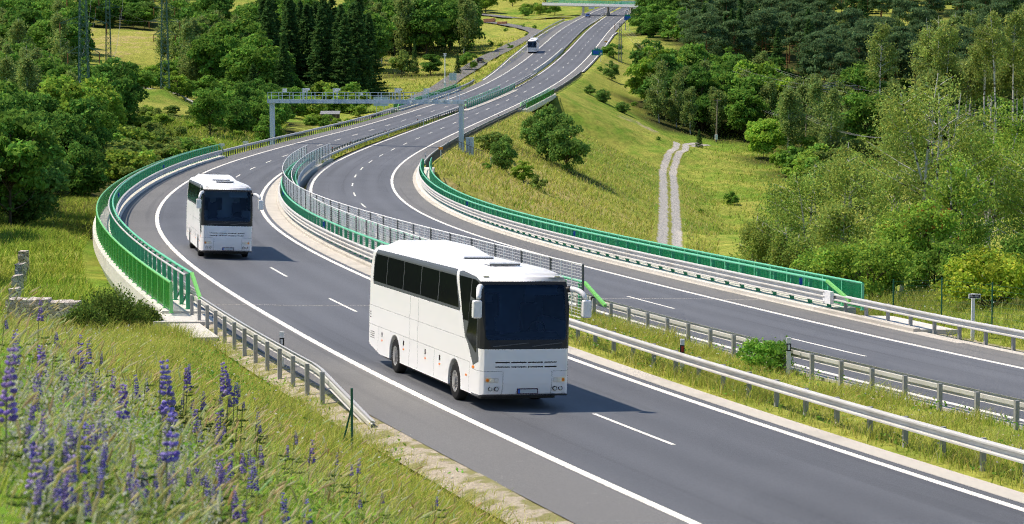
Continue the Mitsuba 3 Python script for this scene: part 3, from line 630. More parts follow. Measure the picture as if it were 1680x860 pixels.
for y in (-.62, .62):
    b = MB(); gbox(b, -.3, GL + .5, y - .09, y + .09, zb, zb + .50); add('girder', b.mesh(), 'm_gantry', g)
b = MB(); gbox(b, -.3, GL + .5, -.53, .53, zb + .40, zb + .44); add('walkway', b.mesh(), 'm_gantry', g)
for y in (-.66, .66):
    b = MB()
    for z in (1.0, 1.42): gbox(b, -.3, GL + .5, y - .025, y + .025, zb + z, zb + z + .05)
    add('handrail', b.mesh(), 'm_gantry', g)
    for x in np.arange(-.27, GL + .5, 1.55):
        b = MB(); gbox(b, x - .03, x + .03, y - .03, y + .03, zb + .5, zb + 1.42); gbox(b, x - .05, x + .05, y - .12, y + .12, zb + .02, zb + .48); add('rail_post', b.mesh(), 'm_gantry', g)
for x in (5.0, 9.3, 17.9, 21.9):
    b = MB()
    for dx in (-.28, .28): gbox(b, x + dx - .05, x + dx + .05, -.8, -.72, zb - .05, zb + 2.0)
    gbox(b, x - .34, x + .34, -.85, -.2, zb + 1.95, zb + 2.0); cf = add('camera_frame', b.mesh(), 'm_gantry', g)
    b = MB(); gbox(b, x - .3, x + .26, -.8, -.25, zb + 1.45, zb + 1.95); gbox(b, x + .1, x + .62, -.9, -.5, zb + 1.72, zb + 1.98); add('camera', b.mesh(), 'm_box_white', cf)
for x, y0, z, s in ((2.0, -.3, 1.45, .45), (20.0, -.85, .45, .3), (19.9, -.95, .1, .22), (24.2, -.85, .35, .3), (25.4, -.95, .2, .28), (22.6, -.9, .25, .3), (13, -.8, 1.1, .25)):
    b = MB(); gbox(b, x - s / 2, x + s / 2, y0 - s / 2, y0 + s / 2, zb + z, zb + z + s * 1.1); add('sensor_box', b.mesh(), 'm_box_white', g)
b = MB(); z0 = gz(*A1[:2]); gbox(b, GL - .02, GL + .08, .32, .42, z0 - .2, zb - .3); add('ladder', b.mesh(), 'm_steel_dark', g)
def cabinet(label, x, y, w, d, h, m, cat='cabinet', nm='equipment_cabinet'):
    p = gp(x, y, 0); z0 = gz(p[0], p[1]); t = thing(nm, label, cat); b = MB(); gbox(b, x - w / 2, x + w / 2, y - d / 2, y + d / 2, z0 - .1, z0 + h); add('body', b.mesh(), m, t)
    b = MB(); gbox(b, x - w / 2 - .04, x + w / 2 + .04, y - d / 2 - .04, y + d / 2 + .04, z0 + h, z0 + h + .07); add('lid', b.mesh(), 'm_box_white', t)
    b = MB(); gbox(b, x - .02, x + .02, y - d / 2 - .02, y - d / 2, z0 + .2, z0 + h - .15); add('door_gap', b.mesh(), 'm_black', t)
cabinet('grey equipment cabinet beside the foot of the right gantry column', GL + .95, .4, .9, .7, 2.3, 'm_gantry')
cabinet('small white cabinet in the grass to the right of the gantry foot', GL + 4.2, -.5, .4, .3, 1.0, 'm_box_white')
t = thing('safety_railing', 'dark barred railing around the platform at the gantry foot', 'railing')
for x0, y0, x1, y1 in ((GL + 1.9, -1.1, GL + 2.6, .9), (GL - .6, -1.1, GL + 1.9, -1.1)):
    p0, p1 = gp(x0, y0, 0), gp(x1, y1, 0); p0[2], p1[2] = gz(*p0[:2]), gz(*p1[:2])
    for k, s in enumerate(np.linspace(0, 1, 7)):
        p = p0 * (1 - s) + p1 * s; b = MB(); b.b2(p - [.03, .03, .3], p + [.03, .03, 1.35]); add('bar', b.mesh(), 'm_steel_dark', t)
    b = MB(); b.bar(p0 + [0, 0, 1.3], p1 + [0, 0, 1.3], .06); add('top_rail', b.mesh(), 'm_steel_dark', t)

# ------------------------------------------------------------------ signs and masts
def board(label, u, v0, v1, w_px, d, legs_v, m, cat='sign', name='road_sign', back=True, extra=None, leg_m='m_mesh', legs=(-.32, .32)):
    t = thing(name, label, cat); k = d / FPX; c = at(u, (v0 + v1) / 2, d); w, h = w_px * k, (v1 - v0) * k; zf = at(u, legs_v, d)[2]
    b = MB(); b.box(c, (w, .08, h)); add('panel', b.mesh(), m, t)
    for s in legs:
        x = c[0] + s * w; zg = min(zf, gz(x, d + .1)) - .3; b = MB(); b.b2((x - .06, d + .05, zg), (x + .06, d + .17, c[2] + h / 2)); add('leg', b.mesh(), leg_m, t)
    if extra: extra(t, c, w, h)
    return t
def exit_face(t, c, w, h):
    f = c[1] - .05
    def pl(x0, x1, z0, z1, m, nm, dy=.0): b = MB(); b.b2((c[0] + x0 * w, f - .012 - dy, c[2] + z0 * h), (c[0] + x1 * w, f - dy, c[2] + z1 * h)); add(nm, b.mesh(), m, t)
    pl(-.40, .13, -.32, .34, 'm_signblue', 'blue_field'); pl(.20, .42, -.02, .34, 'm_signblue', 'blue_field')
    for z in (.16, -.02, -.2): pl(-.33, .02, z - .025, z + .045, 'm_signgreen', 'text_line', .013) if False else None
    b = MB(); y = f - .02; b.bar((c[0] + .22 * w, y, c[2] - .36 * h), (c[0] + .36 * w, y, c[2] - .14 * h), .02, .2); b.bar((c[0] + .24 * w, y, c[2] - .12 * h), (c[0] + .42 * w, y, c[2] - .12 * h), .02, .16); b.bar((c[0] + .40 * w, y - .004, c[2] - .36 * h), (c[0] + .40 * w, y - .004, c[2] - .08 * h), .02, .16); add('arrow', b.mesh(), 'm_signwhite', t)
    b = MB(); b.b2((c[0] - .27 * w, c[1] - .04, c[2] + h * .5), (c[0] + .27 * w, c[1] + .04, c[2] + h * .84)); tb = add('top_panel', b.mesh(), 'm_signgreen', t)
    for x0, x1 in ((-.17, -.05), (.04, .2)): b = MB(); b.b2((c[0] + x0 * w, c[1] - .056, c[2] + h * .58), (c[0] + x1 * w, c[1] - .042, c[2] + h * .78)); add('white_mark', b.mesh(), 'm_signwhite', tb)
board('green exit sign with blue field and white arrow on the right embankment', 980, 81.5, 91, 18, 672, 100, 'm_signgreen', extra=exit_face)
def blue_face(t, c, w, h):
    b = MB(); b.b2((c[0] - .4 * w, c[1] - .05, c[2] + h * .5), (c[0] + .4 * w, c[1] + .03, c[2] + h * 1.0)); add('top_panel', b.mesh(), 'm_signgreen', t)
board('blue motorway sign with green top among the bushes by the overpass', 1029.5, 26.8, 33, 11, 850, 44, 'm_signblue', extra=blue_face)
def frame_face(t, c, w, h):
    b = MB(); 
    for x in (-.47, 0, .47): b.b2((c[0] + x * w - .04, c[1] - .10, c[2] - h / 2), (c[0] + x * w + .04, c[1] - .042, c[2] + h / 2))
    for z in (-.47, 0, .47): b.b2((c[0] - w / 2, c[1] - .12, c[2] + z * h - .03), (c[0] + w / 2, c[1] - .102, c[2] + z * h + .03))
    add('back_frame', b.mesh(), 'm_mesh', t)
board('grey back of a tall road sign behind the left guard rail', 743, 120, 132, 12, 562, 150, 'm_gantry', extra=frame_face, legs=(-.46, .46))
board('pale back of a wide road sign just behind the gantry walkway', 625, 159, 174, 24, 455, 194, 'm_gantry', extra=frame_face, legs=(-.3, .2))
board('orange marker sign on a post at the right guard rail by the gantry', 723, 241.5, 245.3, 7.4, 296, 256, 'm_orange', legs=(0,))
board('tiny orange marker at the outside of the exit lane', 994, 67.5, 69.5, 4.5, 735, 74, 'm_orange', legs=(0,))
board('grey board with printed lines standing under the far overpass', 970.5, 8, 15, 9.5, 1060, 22, 'm_box_white', legs=(-.4, .4))
t = board('small black name plate on a grey post behind the right guard rail', 1599, 482.5, 489.5, 19, 91, 527, 'm_mesh', extra=None, legs=(-.08,))
kk = at(1599, 486, 91); b = MB(); b.b2((kk[0] - .195, kk[1] - .05, kk[2] - .062), (kk[0] + .195, kk[1] - .041, kk[2] + .062)); f_ = add('black_field', b.mesh(), 'm_black', t)
_m = MB()
for i, (x, w_, z0, z1) in enumerate(((-.16, .03, -.03, .03), (-.12, .022, -.03, .03), (-.085, .03, -.03, .012), (-.03, .03, -.006, .006), (.02, .03, -.03, .03), (.06, .03, -.03, .02), (.10, .03, -.03, .03), (.15, .012, -.03, .03))):
    _m.b2((kk[0] + x - w_ / 2, kk[1] - .056, kk[2] + z0), (kk[0] + x - w_ / 2 + .008, kk[1] - .051, kk[2] + z1)); _m.b2((kk[0] + x - w_ / 2 + .008, kk[1] - .056, kk[2] + z1 - .008), (kk[0] + x + w_ / 2, kk[1] - .051, kk[2] + z1)); _m.b2((kk[0] + x - w_ / 2 + .008, kk[1] - .056, kk[2] + z0), (kk[0] + x + w_ / 2, kk[1] - .051, kk[2] + z0 + .008))
add('lettering', _m.mesh(), 'm_mesh', f_)
for u, v, d in ((364, 238.5, 300), (403, 234.5, 318)):
    board('white kilometre plate on a stub post behind the left guard rail' + (', nearer of two' if u < 380 else ', farther of two'), u, v - 3, v + 1.5, 9, d, v + 12, 'm_box_white', legs=(0,))
# camera mast
t = thing('camera_mast', 'slim grey mast with white boxes beside the side road beyond the gantry', 'mast'); p = at(730, 153, 545); k = 545 / FPX
add('pole', tube_mesh([p - [0, 0, .5], p + [0, 0, 64 * k]], [.16, .09], 8), 'm_mesh', t)
for v, w, h in ((149, 5.4, 7), (139, 3.6, 7.5), (91, 4, 3)): b = MB(); b.box(at(730, v, 544.8), (w * k, w * k, h * k)); add('box', b.mesh(), 'm_box_white', t)
b = MB(); b.box(at(730, 88, 545), (6 * k, .1, .12)); add('crossarm', b.mesh(), 'm_mesh', t)

# ------------------------------------------------------------------ utility poles, pylons, wires
def pole(label, u, vt, vb, d, arm=1.6, m='m_wood', nm='utility_pole'):
    t = thing(nm, label, 'utility pole'); p, q = at(u, vb, d), at(u + (vb - vt) * .03, vt, d); p[2] = min(p[2], gz(p[0], p[1])) - .4
    add('post', tube_mesh([p, q], [.19, .12], 8), m, t, smooth=40); b = MB(); b.box(q - [0, 0, .25], (arm, .1, .12)); cr = add('crossarm', b.mesh(), 'm_steel_dark', t)
    for s in (-.45, 0, .45): b = MB(); b.tube([q + [s * arm, 0, -.2], q + [s * arm, 0, .12]], .06, 6); add('insulator', b.mesh(), 'm_pinebark', cr)
    return t, q
tp, P1 = pole('tall weathered pole with a white transformer box at its foot by the forest edge', 1175, 163, 229, 548)
b = MB(); c = at(1175.3, 225, 547.6); b.box(c, (.6, .6, 1.1)); add('transformer_box', b.mesh(), 'm_box_white', tp)
_, P2 = pole('half-hidden pole rising behind the round green bush', 1242, 173, 240, 560)
_, P3 = pole('thin pole with wide crossarm among bushes right of the round bush', 1321, 190, 250, 520, 2.4)
_, P4 = pole('concrete pole in the scrub between the left pylons', 200, 100, 142, 600, 1.0)
_, P5 = pole('pale pole at the upper edge of the right forest', 1126, 11, 40, 830, 2.2, 'm_concrete')
def lattice(label, u, vt, vb, d, w0, w1, arms, m, nm='lattice_pylon', colour_bands=False, nseg=9, thick=.09):
    t = thing(nm, label, 'pylon'); p, q = at(u, vb, d), at(u, vt, d); p[2] = min(p[2], gz(p[0], p[1]) + .1) - .2; H = q[2] - p[2]; k = d / FPX
    def corner(i, z): w = (w0 + (w1 - w0) * z / H) / 2; return p + np.array([w * (1, -1, -1, 1)[i], w * (1, 1, -1, -1)[i], z])
    for i in range(4): b = MB(); b.bar(corner(i, 0), corner(i, H), thick * 1.5); add('leg', b.mesh(), m, t)
    b = MB(); zs = np.linspace(0, H, nseg + 1)
    for a, c in zip(zs[:-1], zs[1:]):
        for i in range(4): j = (i + 1) % 4; b.bar(corner(i, a), corner(j, c), thick * .7); b.bar(corner(j, a), corner(i, c), thick * .7)
    add('bracing', b.mesh(), m, t, kind='stuff'); tips = []
    for v, half in arms:
        z = at(u, v, d)[2] - p[2]; b = MB(); hw = half * k
        for s in (-1, 1):
            e = p + np.array([s * hw, 0, z]); w = (w0 + (w1 - w0) * z / H) / 2
            for y in (-w, w): b.bar(p + np.array([s * w, y, z]), e, thick); b.bar(p + np.array([s * w, y, z + 1.1]), e, thick * .8)
            tips.append(e)
        add('crossarm', b.mesh(), m, t)
        for s in (-1, 1):
            e = p + np.array([s * hw, 0, z]); b = MB(); b.tube([e, e - [0, 0, 1.7]], .09, 6); add('insulator', b.mesh(), 'm_pinebark', t)
    return t, tips
_, L1 = lattice('dark green lattice pylon standing among the trees at the left, nearest of the pylons', 139, -60, 224, 400, 1.9, .8, ((87, 26), (38, 38), (-8, 26)), 'm_pylon', nseg=24)
_, L2 = lattice('slender green lattice pylon at the foot of the sloping meadow', 178, -50, 97, 690, 1.4, .8, ((12, 20), (-20, 26)), 'm_pylon', nseg=18)
_, L3 = lattice('green lattice pylon in front of the left birches', 271, -45, 143, 560, 1.9, .8, ((57, 18), (35, 25), (13, 17), (-10, 15)), 'm_pylon', nseg=20)
_, L4 = lattice('grey lattice pylon on the grass beside the exit lane', 1017.5, 38, 84, 700, .9, .5, ((39, 9),), 'm_lattice_grey', nseg=9)
_, L5 = lattice('grey lattice pylon with long crossarms behind the right bushes', 1378, 139, 215, 545, 1.2, .7, ((147, 38), (141, 30)), 'm_lattice_grey', nseg=9)
lattice('green lattice pylon on the skyline woods behind the left birches', 348, -20, 14, 1040, 2.0, .9, ((-8, 18),), 'm_pylon', nseg=6)
def wire(label, a, b, sag, group='overhead wires', r=.016):
    a, b = np.asarray(a, float), np.asarray(b, float); t = np.linspace(0, 1, 25)[:, None]; pts = a * (1 - t) + b * t; pts[:, 2] -= sag * 4 * (t * (1 - t))[:, 0]
    tag(add('overhead_wire', tube_mesh(pts, r, 4), 'm_wire'), label, 'wire', group)
for i, dx in enumerate((-1.2, -.3, .5, 1.2)):
    wire('thin overhead wire running down the slope from the exit-lane pylon', at(1017.5 + dx * 6, 40, 700), P2 + [dx * .6, 0, 0], 4.0, 'wires down the right slope')
for s in (-.8, 0, .8):
    wire('thin overhead wire between the poles by the round bush', P2 + [s, 0, 0], P3 + [s, 0, 0], 1.2, 'wires between right poles')
    wire('thin overhead wire leaving the pole right of the round bush', P3 + [s, 0, 0], at(1470 + s * 4, 225, 470), 1.5, 'wires leaving right pole')
for e in L5[:4]: wire('thin overhead wire of the grey pylon behind the right bushes', e, e + [-16, 30, 4], .8, 'wires of the right pylon'); wire('thin overhead wire of the grey pylon behind the right bushes', e, e + [42, -90, -6], 2.0, 'wires of the right pylon')
for a_, b_ in ((L1[2], L2[0]), (L1[3], L2[1]), (L1[0], L2[2]), (L1[1], L2[3])): wire('thin overhead wire between the left pylons', a_ - [0, 0, 1.7], b_ - [0, 0, 1.7], 7.0, 'wires between left pylons', .014)
for e in L2[:2]: wire('thin overhead wire rising over the sloping meadow', e, at(330, -30, 1000), 9, 'wires over the meadow', .016)

# ------------------------------------------------------------------ overpass in the distance
t = thing('road_overpass', 'far white overpass with green glazed parapets crossing the motorway', 'bridge')
O0, O1 = at(896, 6.6, 1015), at(1080, 10.6, 985); ox = O1 - O0; OL = np.linalg.norm(ox); ox /= OL; oy = np.array([-ox[1], ox[0], 0]); oy /= np.linalg.norm(oy); oz = np.cross(ox, oy); Ro = np.stack([ox, oy, oz], 1)
def ob(x0, x1, y0, y1, z0, z1): b = MB(); b.box(O0 + ox * (x0 + x1) / 2 + oy * (y0 + y1) / 2 + oz * (z0 + z1) / 2, (x1 - x0, y1 - y0, z1 - z0), Ro); return b.mesh()
add('deck', ob(-2, OL + 2, 0.3, 9, -.75, -.1), 'm_concrete_pale', t); add('fascia', ob(-2, OL + 2, 0, .3, -.5, .55), 'm_box_white', t); add('fascia', ob(-2, OL + 2, 9, 9.3, -.5, .55), 'm_box_white', t)
scene['m_glass_green'] = {'type': 'blendbsdf', 'weight': .45, 'a': {'type': 'thindielectric'}, 'b': pr((.10, .55, .33), .2)}
for i in range(int(OL / 3)):
    for y in (.12, 9.15): add('glass_panel', ob(i * 3 + .05, i * 3 + 2.95, y, y + .03, .55, 1.75), 'm_glass_green', t)
    add('parapet_post', ob(i * 3 - .05, i * 3 + .05, .1, .2, .5, 1.8), 'm_green', t)
for u, v0, v1, y in ((957, 9, 26, 1003), (998, 8.6, 25, 1006), (1036.5, 10, 25, 1000)):
    c = at(u, v1, y + 3); ct = at(u, v0 - .5, y + 3); b = MB(); b.b2((c[0] - .42, c[1] - .5, c[2] - 1), (c[0] + .42, c[1] + 3, ct[2] + .2)); pk = add('pier', b.mesh(), 'm_concrete_pale', t)
    b = MB(); b.b2((c[0] - .75, c[1] - .9, c[2] - 1), (c[0] + .75, c[1] + 3.4, c[2] + 1.0)); add('base', b.mesh(), 'm_concrete_pale', pk); b = MB(); b.b2((c[0] - .8, c[1] - .6, ct[2] - .35), (c[0] + .8, c[1] + 3.1, ct[2] + .25)); add('cap', b.mesh(), 'm_concrete_pale', pk)

# ------------------------------------------------------------------ shed, timber, gabions, slabs
t = thing('garden_shed', 'small shed with pale roof half hidden in the bushes beneath the gantry', 'shed'); c = at(541, 193, 530); c[2] = gz(c[0], c[1]); w = 3.9
b = MB(); b.b2(c + [-w / 2, 0, -.3], c + [w / 2, 2.6, 1.75]); add('wall', b.mesh(), 'm_bark', t); b = MB(); b.box(c + [0, 1.2, 1.95], (w + .3, 3.0, .12), np.array([[1, 0, 0], [0, .98, -.2], [0, .2, .98]])); add('roof', b.mesh(), 'm_lattice_grey', t)
for i in range(7): b = MB(); b.b2(c + [-w / 2 + .2 + i * .5, -.03, 0], c + [-w / 2 + .42 + i * .5, -.003, 1.7]); add('plank', b.mesh(), 'm_bark' if i % 2 else 'm_wood', t)
for (u0, u1, v, d, lab) in ((772, 790, 31, 1003, 'leftmost'), (793, 812, 32.5, 998, 'middle'), (816, 831, 35.5, 985, 'rightmost')):
    t = thing('timber_stack', f'{lab} of three stacks of reddish logs beside the far side road', 'timber stack'); rr = random.Random(u0)
    a, c = at(u0, v, d), at(u1, v, d); a[2] = gz(a[0], a[1]); c[2] = gz(c[0], c[1])
    for lv in range(4 if lab == 'middle' else 3):
        for j in range(5 - lv): b = MB(); o = np.array([rr.uniform(-.15, .15), -j * .42 - lv * .2 - 1, .2 + lv * .36]); b.tube([a + o, c + o + [rr.uniform(-.3, .3), 0, 0]], .2, 7); add('log', b.mesh(), 'm_timber', t)
def stone_cube(seed, lo, hi, n=6):
    lo, hi = np.array(lo, float), np.array(hi, float); bx = trimesh.creation.box(bounds=[lo, hi]).subdivide_to_size(.16); v = bx.vertices; v = v + (meshkit.noise(v * 5, seed)[:, None] - .5) * .07 * np.sign(v - (lo + hi) / 2); return v, bx.faces
for i, (u, vt, vb) in enumerate(((35, 413, 432), (30, 434, 452), (25, 453, 474), (20, 475, 500))):
    d = 128 - i * 9.0; c = footing(u, vb - 6, 60, 200) if False else at(u, vb, d); k = d / FPX; s = 11 * k; g0 = gz(c[0], c[1]); dz = at(u, vt, d)[2]
    tag(add('gabion_block', stone_cube(i, (c[0] - s * .55, c[1], min(g0, dz) - .6), (c[0] + s * .55, c[1] + 1.1, max(dz, g0 + .35))), 'm_rubble'), ('topmost', 'second highest', 'third', 'lowest')[i] + ' of the four grey stone steps climbing the slope at the left edge', 'stone block')
for i, (u0, u1, v) in enumerate(((10, 62, 497), (62, 112, 510))):
    a, c = at(u0, v, 92), at(u1, v, 90); gg = min(gz(a[0], a[1]), gz(c[0], c[1])); zt = (at(u0, 492, 92)[2], at(u1, 505, 90)[2])[i]
    tag(add('gabion_wall', stone_cube(9 + i, (a[0], a[1], gg - .6), (c[0] - .02, a[1] + 1.0, max(zt, gg + .45))), 'm_rubble'), ('left half' if i == 0 else 'right half') + ' of the low stone-filled gabion wall behind the lupins', 'gabion wall')
# concrete slabs at the bridge end
for i, (y0, y1, a0, a1, dz) in enumerate(((88.6, 92.2, 2.33, 4.6, .0), (84.0, 88.5, 3.0, 4.1, -.05), (91.6, 93, 4.7, 6.0, -.12), (92.4, 93.4, 6.1, 7.0, -.35))):
    V, F, _ = strip(RA, stations(RA, y0, y1, .5), [(a0, -.5), (a0, .07 + dz), (a1, .05 + dz), (a1, -.5)], True)
    tag(add('concrete_slab', (V, F), 'm_concrete_pale'), ('wide pale concrete slab under the last green posts of the left railing', 'narrow pale slab behind the first guard rail posts', 'small stepped slab below the end of the green railing', 'lowest small slab beside the broom bush')[i], 'slab')
V, F, _ = strip(RB, stations(RB, 92, 97.5, .5), [(2.62, -.4), (2.62, .11), (4.2, .09), (4.2, -.4)], True); tag(add('concrete_slab', (V, F), 'm_concrete_pale'), 'pale slab behind the guard rail at the near end of the right railing', 'slab')
# green fence posts
def fpost(label, u, vt, d, h, strut=None):
    t = thing('fence_post', label, 'fence post'); q = at(u, vt, d); p = q - [0, 0, h]; add('upright', tube_mesh([p, q], .03, 7), 'm_fence_green', t)
    if strut is not None: add('strut', tube_mesh([q - [0, 0, h * .18], p + np.array(strut)], .024, 6), 'm_fence_green', t)
fpost('dark green fence post with slanting strut between the lupins and the road', 577, 637, 56, 2.3, (-.42, .3, .2))
fpost('left of three dark green fence posts in front of the right bushes', 1466, 458, 101, 2.2)
fpost('middle of three dark green fence posts in front of the right bushes', 1545.5, 455, 97, 2.3)
fpost('right of three dark green fence posts in front of the right bushes', 1628.5, 464, 92, 2.2)
t = thing('wire_fence', 'dark wire mesh strung between the green posts in front of the right bushes', 'fence'); b = MB()
for (ua, va, da), (uc, vc, dc) in (((1466, 462, 101), (1545.5, 459, 97)), ((1545.5, 459, 97), (1628.5, 468, 92)), ((1628.5, 468, 92), (1700, 476, 88))):
    for z in np.arange(0, 1.6, .2): b.bar(at(ua, va, da) - [0, 0, z], at(uc, vc, dc) - [0, 0, z], .006)
add('strand', b.mesh(), 'm_fence_green', t)
# ------------------------------------------------------------------ vehicles
scene['m_coach_white'] = pr((.87, .87, .88), .22, .5, clearcoat=.6, clearcoat_gloss=.9)
scene['m_coach_glass'] = pr((.008, .010, .011), .10, .10)
scene['m_coach_glass_blue'] = pr((.006, .013, .032), .05, .45)
scene['m_coach_grey'] = pr((.10, .11, .12), .4)
scene['m_chrome'] = pr((.62, .62, .62), .22, .5, .85)
scene['m_lamp'] = pr((.75, .75, .72), .12, .8)
scene['m_amber'] = pr((.85, .22, .01), .3)
scene['m_lit_lamp'] = {'type': 'twosided', 'bsdf': {'type': 'diffuse', 'reflectance': {'type': 'rgb', 'value': [.9, .85, .7]}}}  # lit look put into a warm pale colour; emits nothing
scene['m_seam'] = pr((.30, .31, .32), .6)
scene['m_plate'] = pr((.50, .54, .56), .4); scene['m_plate_frame'] = pr((.06, .02, .05), .5)
scene['m_screen_glass'] = {'type': 'thindielectric', 'int_ior': 1.42, 'specular_reflectance': {'type': 'rgb', 'value': [.34, .42, .52]}, 'specular_transmittance': {'type': 'rgb', 'value': [.30, .42, .55]}}
scene['m_cab_dark'] = pr((.03, .035, .045), .8); scene['m_cab_grey'] = pr((.16, .17, .18), .6); scene['m_cab_seat'] = pr((.10, .11, .16), .9); scene['m_cab_trim'] = pr((.42, .42, .40), .8)
MF = m3.Manifold
def pris(poly, axis, lo, hi):
    """extrude a polygon: axis 'y' takes (x, z) points, 'x' takes (y, z) points, 'z' takes (x, y) points"""
    p = np.asarray(poly, float); c = m3.CrossSection([p if _area(p) > 0 else p[::-1]]); e = MF.extrude(c, hi - lo).translate([0, 0, lo])
    if axis == 'z': return e
    M = np.array([[1, 0, 0, 0], [0, 0, -1, 0], [0, 1, 0, 0]], float) if axis == 'y' else np.array([[0, 0, 1, 0], [1, 0, 0, 0], [0, 1, 0, 0]], float)
    return e.transform(M)
def _area(p): return .5 * np.sum(p[:, 0] * np.roll(p[:, 1], -1) - np.roll(p[:, 0], -1) * p[:, 1])
def arc(cx, cy, r, a0, a1, n=7): t = np.radians(np.linspace(a0, a1, n)); return [(cx + r * math.cos(x), cy + r * math.sin(x)) for x in t]
WB = 6.55
def coach_shell(o=0.0):
    side = [(-8.35, .37 - o), (2.30, .37 - o)] + [(2.50 + o, .45), (2.60 + o, .75), (2.62 + o, 1.05), (2.575 + o, 1.65), (2.43 + o, 2.5), (2.28 + o, 3.25), (2.20 + o, 3.43), (2.02, 3.545 + o), (1.6, 3.63 + o), (.9, 3.70 + o), (0, 3.735 + o), (-4, 3.76 + o), (-8.6, 3.75 + o), (-9.35, 3.68 + o), (-9.68 - o, 3.45), (-9.80 - o, 3.0), (-9.86 - o, 1.2), (-9.82 - o, .62), (-9.6, .56 - o)]
    w = 1.265 + o
    sec = [(-w, .30), (w, .30), (w, 1.3), (w - .005, 2.0), (w - .02, 2.55), (w - .065, 3.3)] + arc(w - .065 - .30, 3.42, .295 + 0 * o, 8, 80, 6) + [(.55, 3.765 + o), (0, 3.785 + o)]
    sec = sec + [(-y, z) for y, z in sec[2:-1][::-1]]
    plan = [(-9.9 - o, -1.12 - o), (-9.75, -w), (2.15, -w)] + [(2.38, -1.235 - o), (2.50 + o * .7, -1.15 - o), (2.565 + o, -.98), (2.61 + o, -.5), (2.625 + o, 0), (2.61 + o, .5), (2.565 + o, .98), (2.50 + o * .7, 1.15 + o), (2.38, 1.235 + o)] + [(2.15, w), (-9.75, w), (-9.9 - o, 1.12 + o)]
    return pris(side, 'y', -2, 2) ^ pris(sec, 'x', -11, 4) ^ pris(plan, 'z', -1, 5)
SHELL, SHELL2, SHELL3 = coach_shell(), coach_shell(.009), coach_shell(.016)
_in = coach_shell(-.03)
def skin(poly, axis, side=0, shell=None):
    """a thin panel standing proud of the coach body over the polygon"""
    shell = (shell or SHELL2) - _in
    if axis == 'y': return shell ^ pris(poly, 'y', *((-2, -.7) if side < 0 else (.7, 2)))
    if axis == 'x': return shell ^ pris(poly, 'x', 1.75, 4)
    return shell ^ pris(poly, 'z', 2.5, 5)
def rpoly(x0, x1, z0, z1, r=.06):
    return arc(x1 - r, z1 - r, r, 0, 90, 4) + arc(x0 + r, z1 - r, r, 90, 180, 4) + arc(x0 + r, z0 + r, r, 180, 270, 4) + arc(x1 - r, z0 + r, r, 270, 360, 4)
def cyl(c, r, x0, axis, l, n=28):
    m = MF.cylinder(l, r, r, n, True)
    if axis == 'y': m = m.rotate([90, 0, 0])
    if axis == 'x': m = m.rotate([0, 90, 0])
    return m.translate(list(c))
body = SHELL
for x in (0.02, -WB):
    arch = MF.hull(cyl((x, 0, .52), .63, 0, 'y', 4) + MF.cube([1.26, 4, .3], True).translate([x, 0, .30]))
    body = body - (arch ^ MF.cube([3, .75, 3], True).translate([x, -1.1, .5])) - (arch ^ MF.cube([3, .75, 3], True).translate([x, 1.1, .5]))
cab = (coach_shell(-.05) ^ MF.cube([2.6, 2.36, 1.66]).translate([.25, -1.18, 1.74]))
GLASS = rpoly(-1.13, 1.13, 1.90, 3.36, .07)
body = (body - cab) - pris(GLASS, 'x', 1.6, 4)
def hullbox(a, b, z0, z1, dx, dy):
    (x0, y0), (x1, y1) = a, b; return MF.hull_points([(x0, y0, z0), (x1, y0, z0), (x1, y1, z0), (x0, y1, z0), (x0 + dx, y0 + dy, z1), (x1 - dx * 1.6, y0 + dy, z1), (x1 - dx * 1.6, y1 - dy, z1), (x0 + dx, y1 - dy, z1)])
COACH = []     # (parent part or None, name, manifold or mesh, material, smooth)
def cpart(name, m, mat, smooth=25, parent=None):
    if hasattr(m, 'to_mesh') and m.num_tri() == 0: return
    COACH.append((parent, name, P(m, mat, smooth)))
cpart('body', body, 'm_coach_white', 28)
cpart('air_conditioner', hullbox((-8.9, -.95), (-4.1, .95), 3.70, 3.92, .7, .2), 'm_coach_white', 20, 'body')
for x0, x1 in ((-2.9, -2.1), (-.35, .45)):
    cpart('roof_hatch', MF.hull(MF.cube([x1 - x0, .9, .03]).translate([x0, -.45, 3.76]) + MF.cube([.05, .9, .03]).translate([x1 - .05, -.45, 3.795])), 'm_coach_white', False, 'body')
    cpart('hatch_gap', MF.cube([.012, .86, .045]).translate([x1 + .0, -.43, 3.745]), 'm_steel_dark', False, 'body')
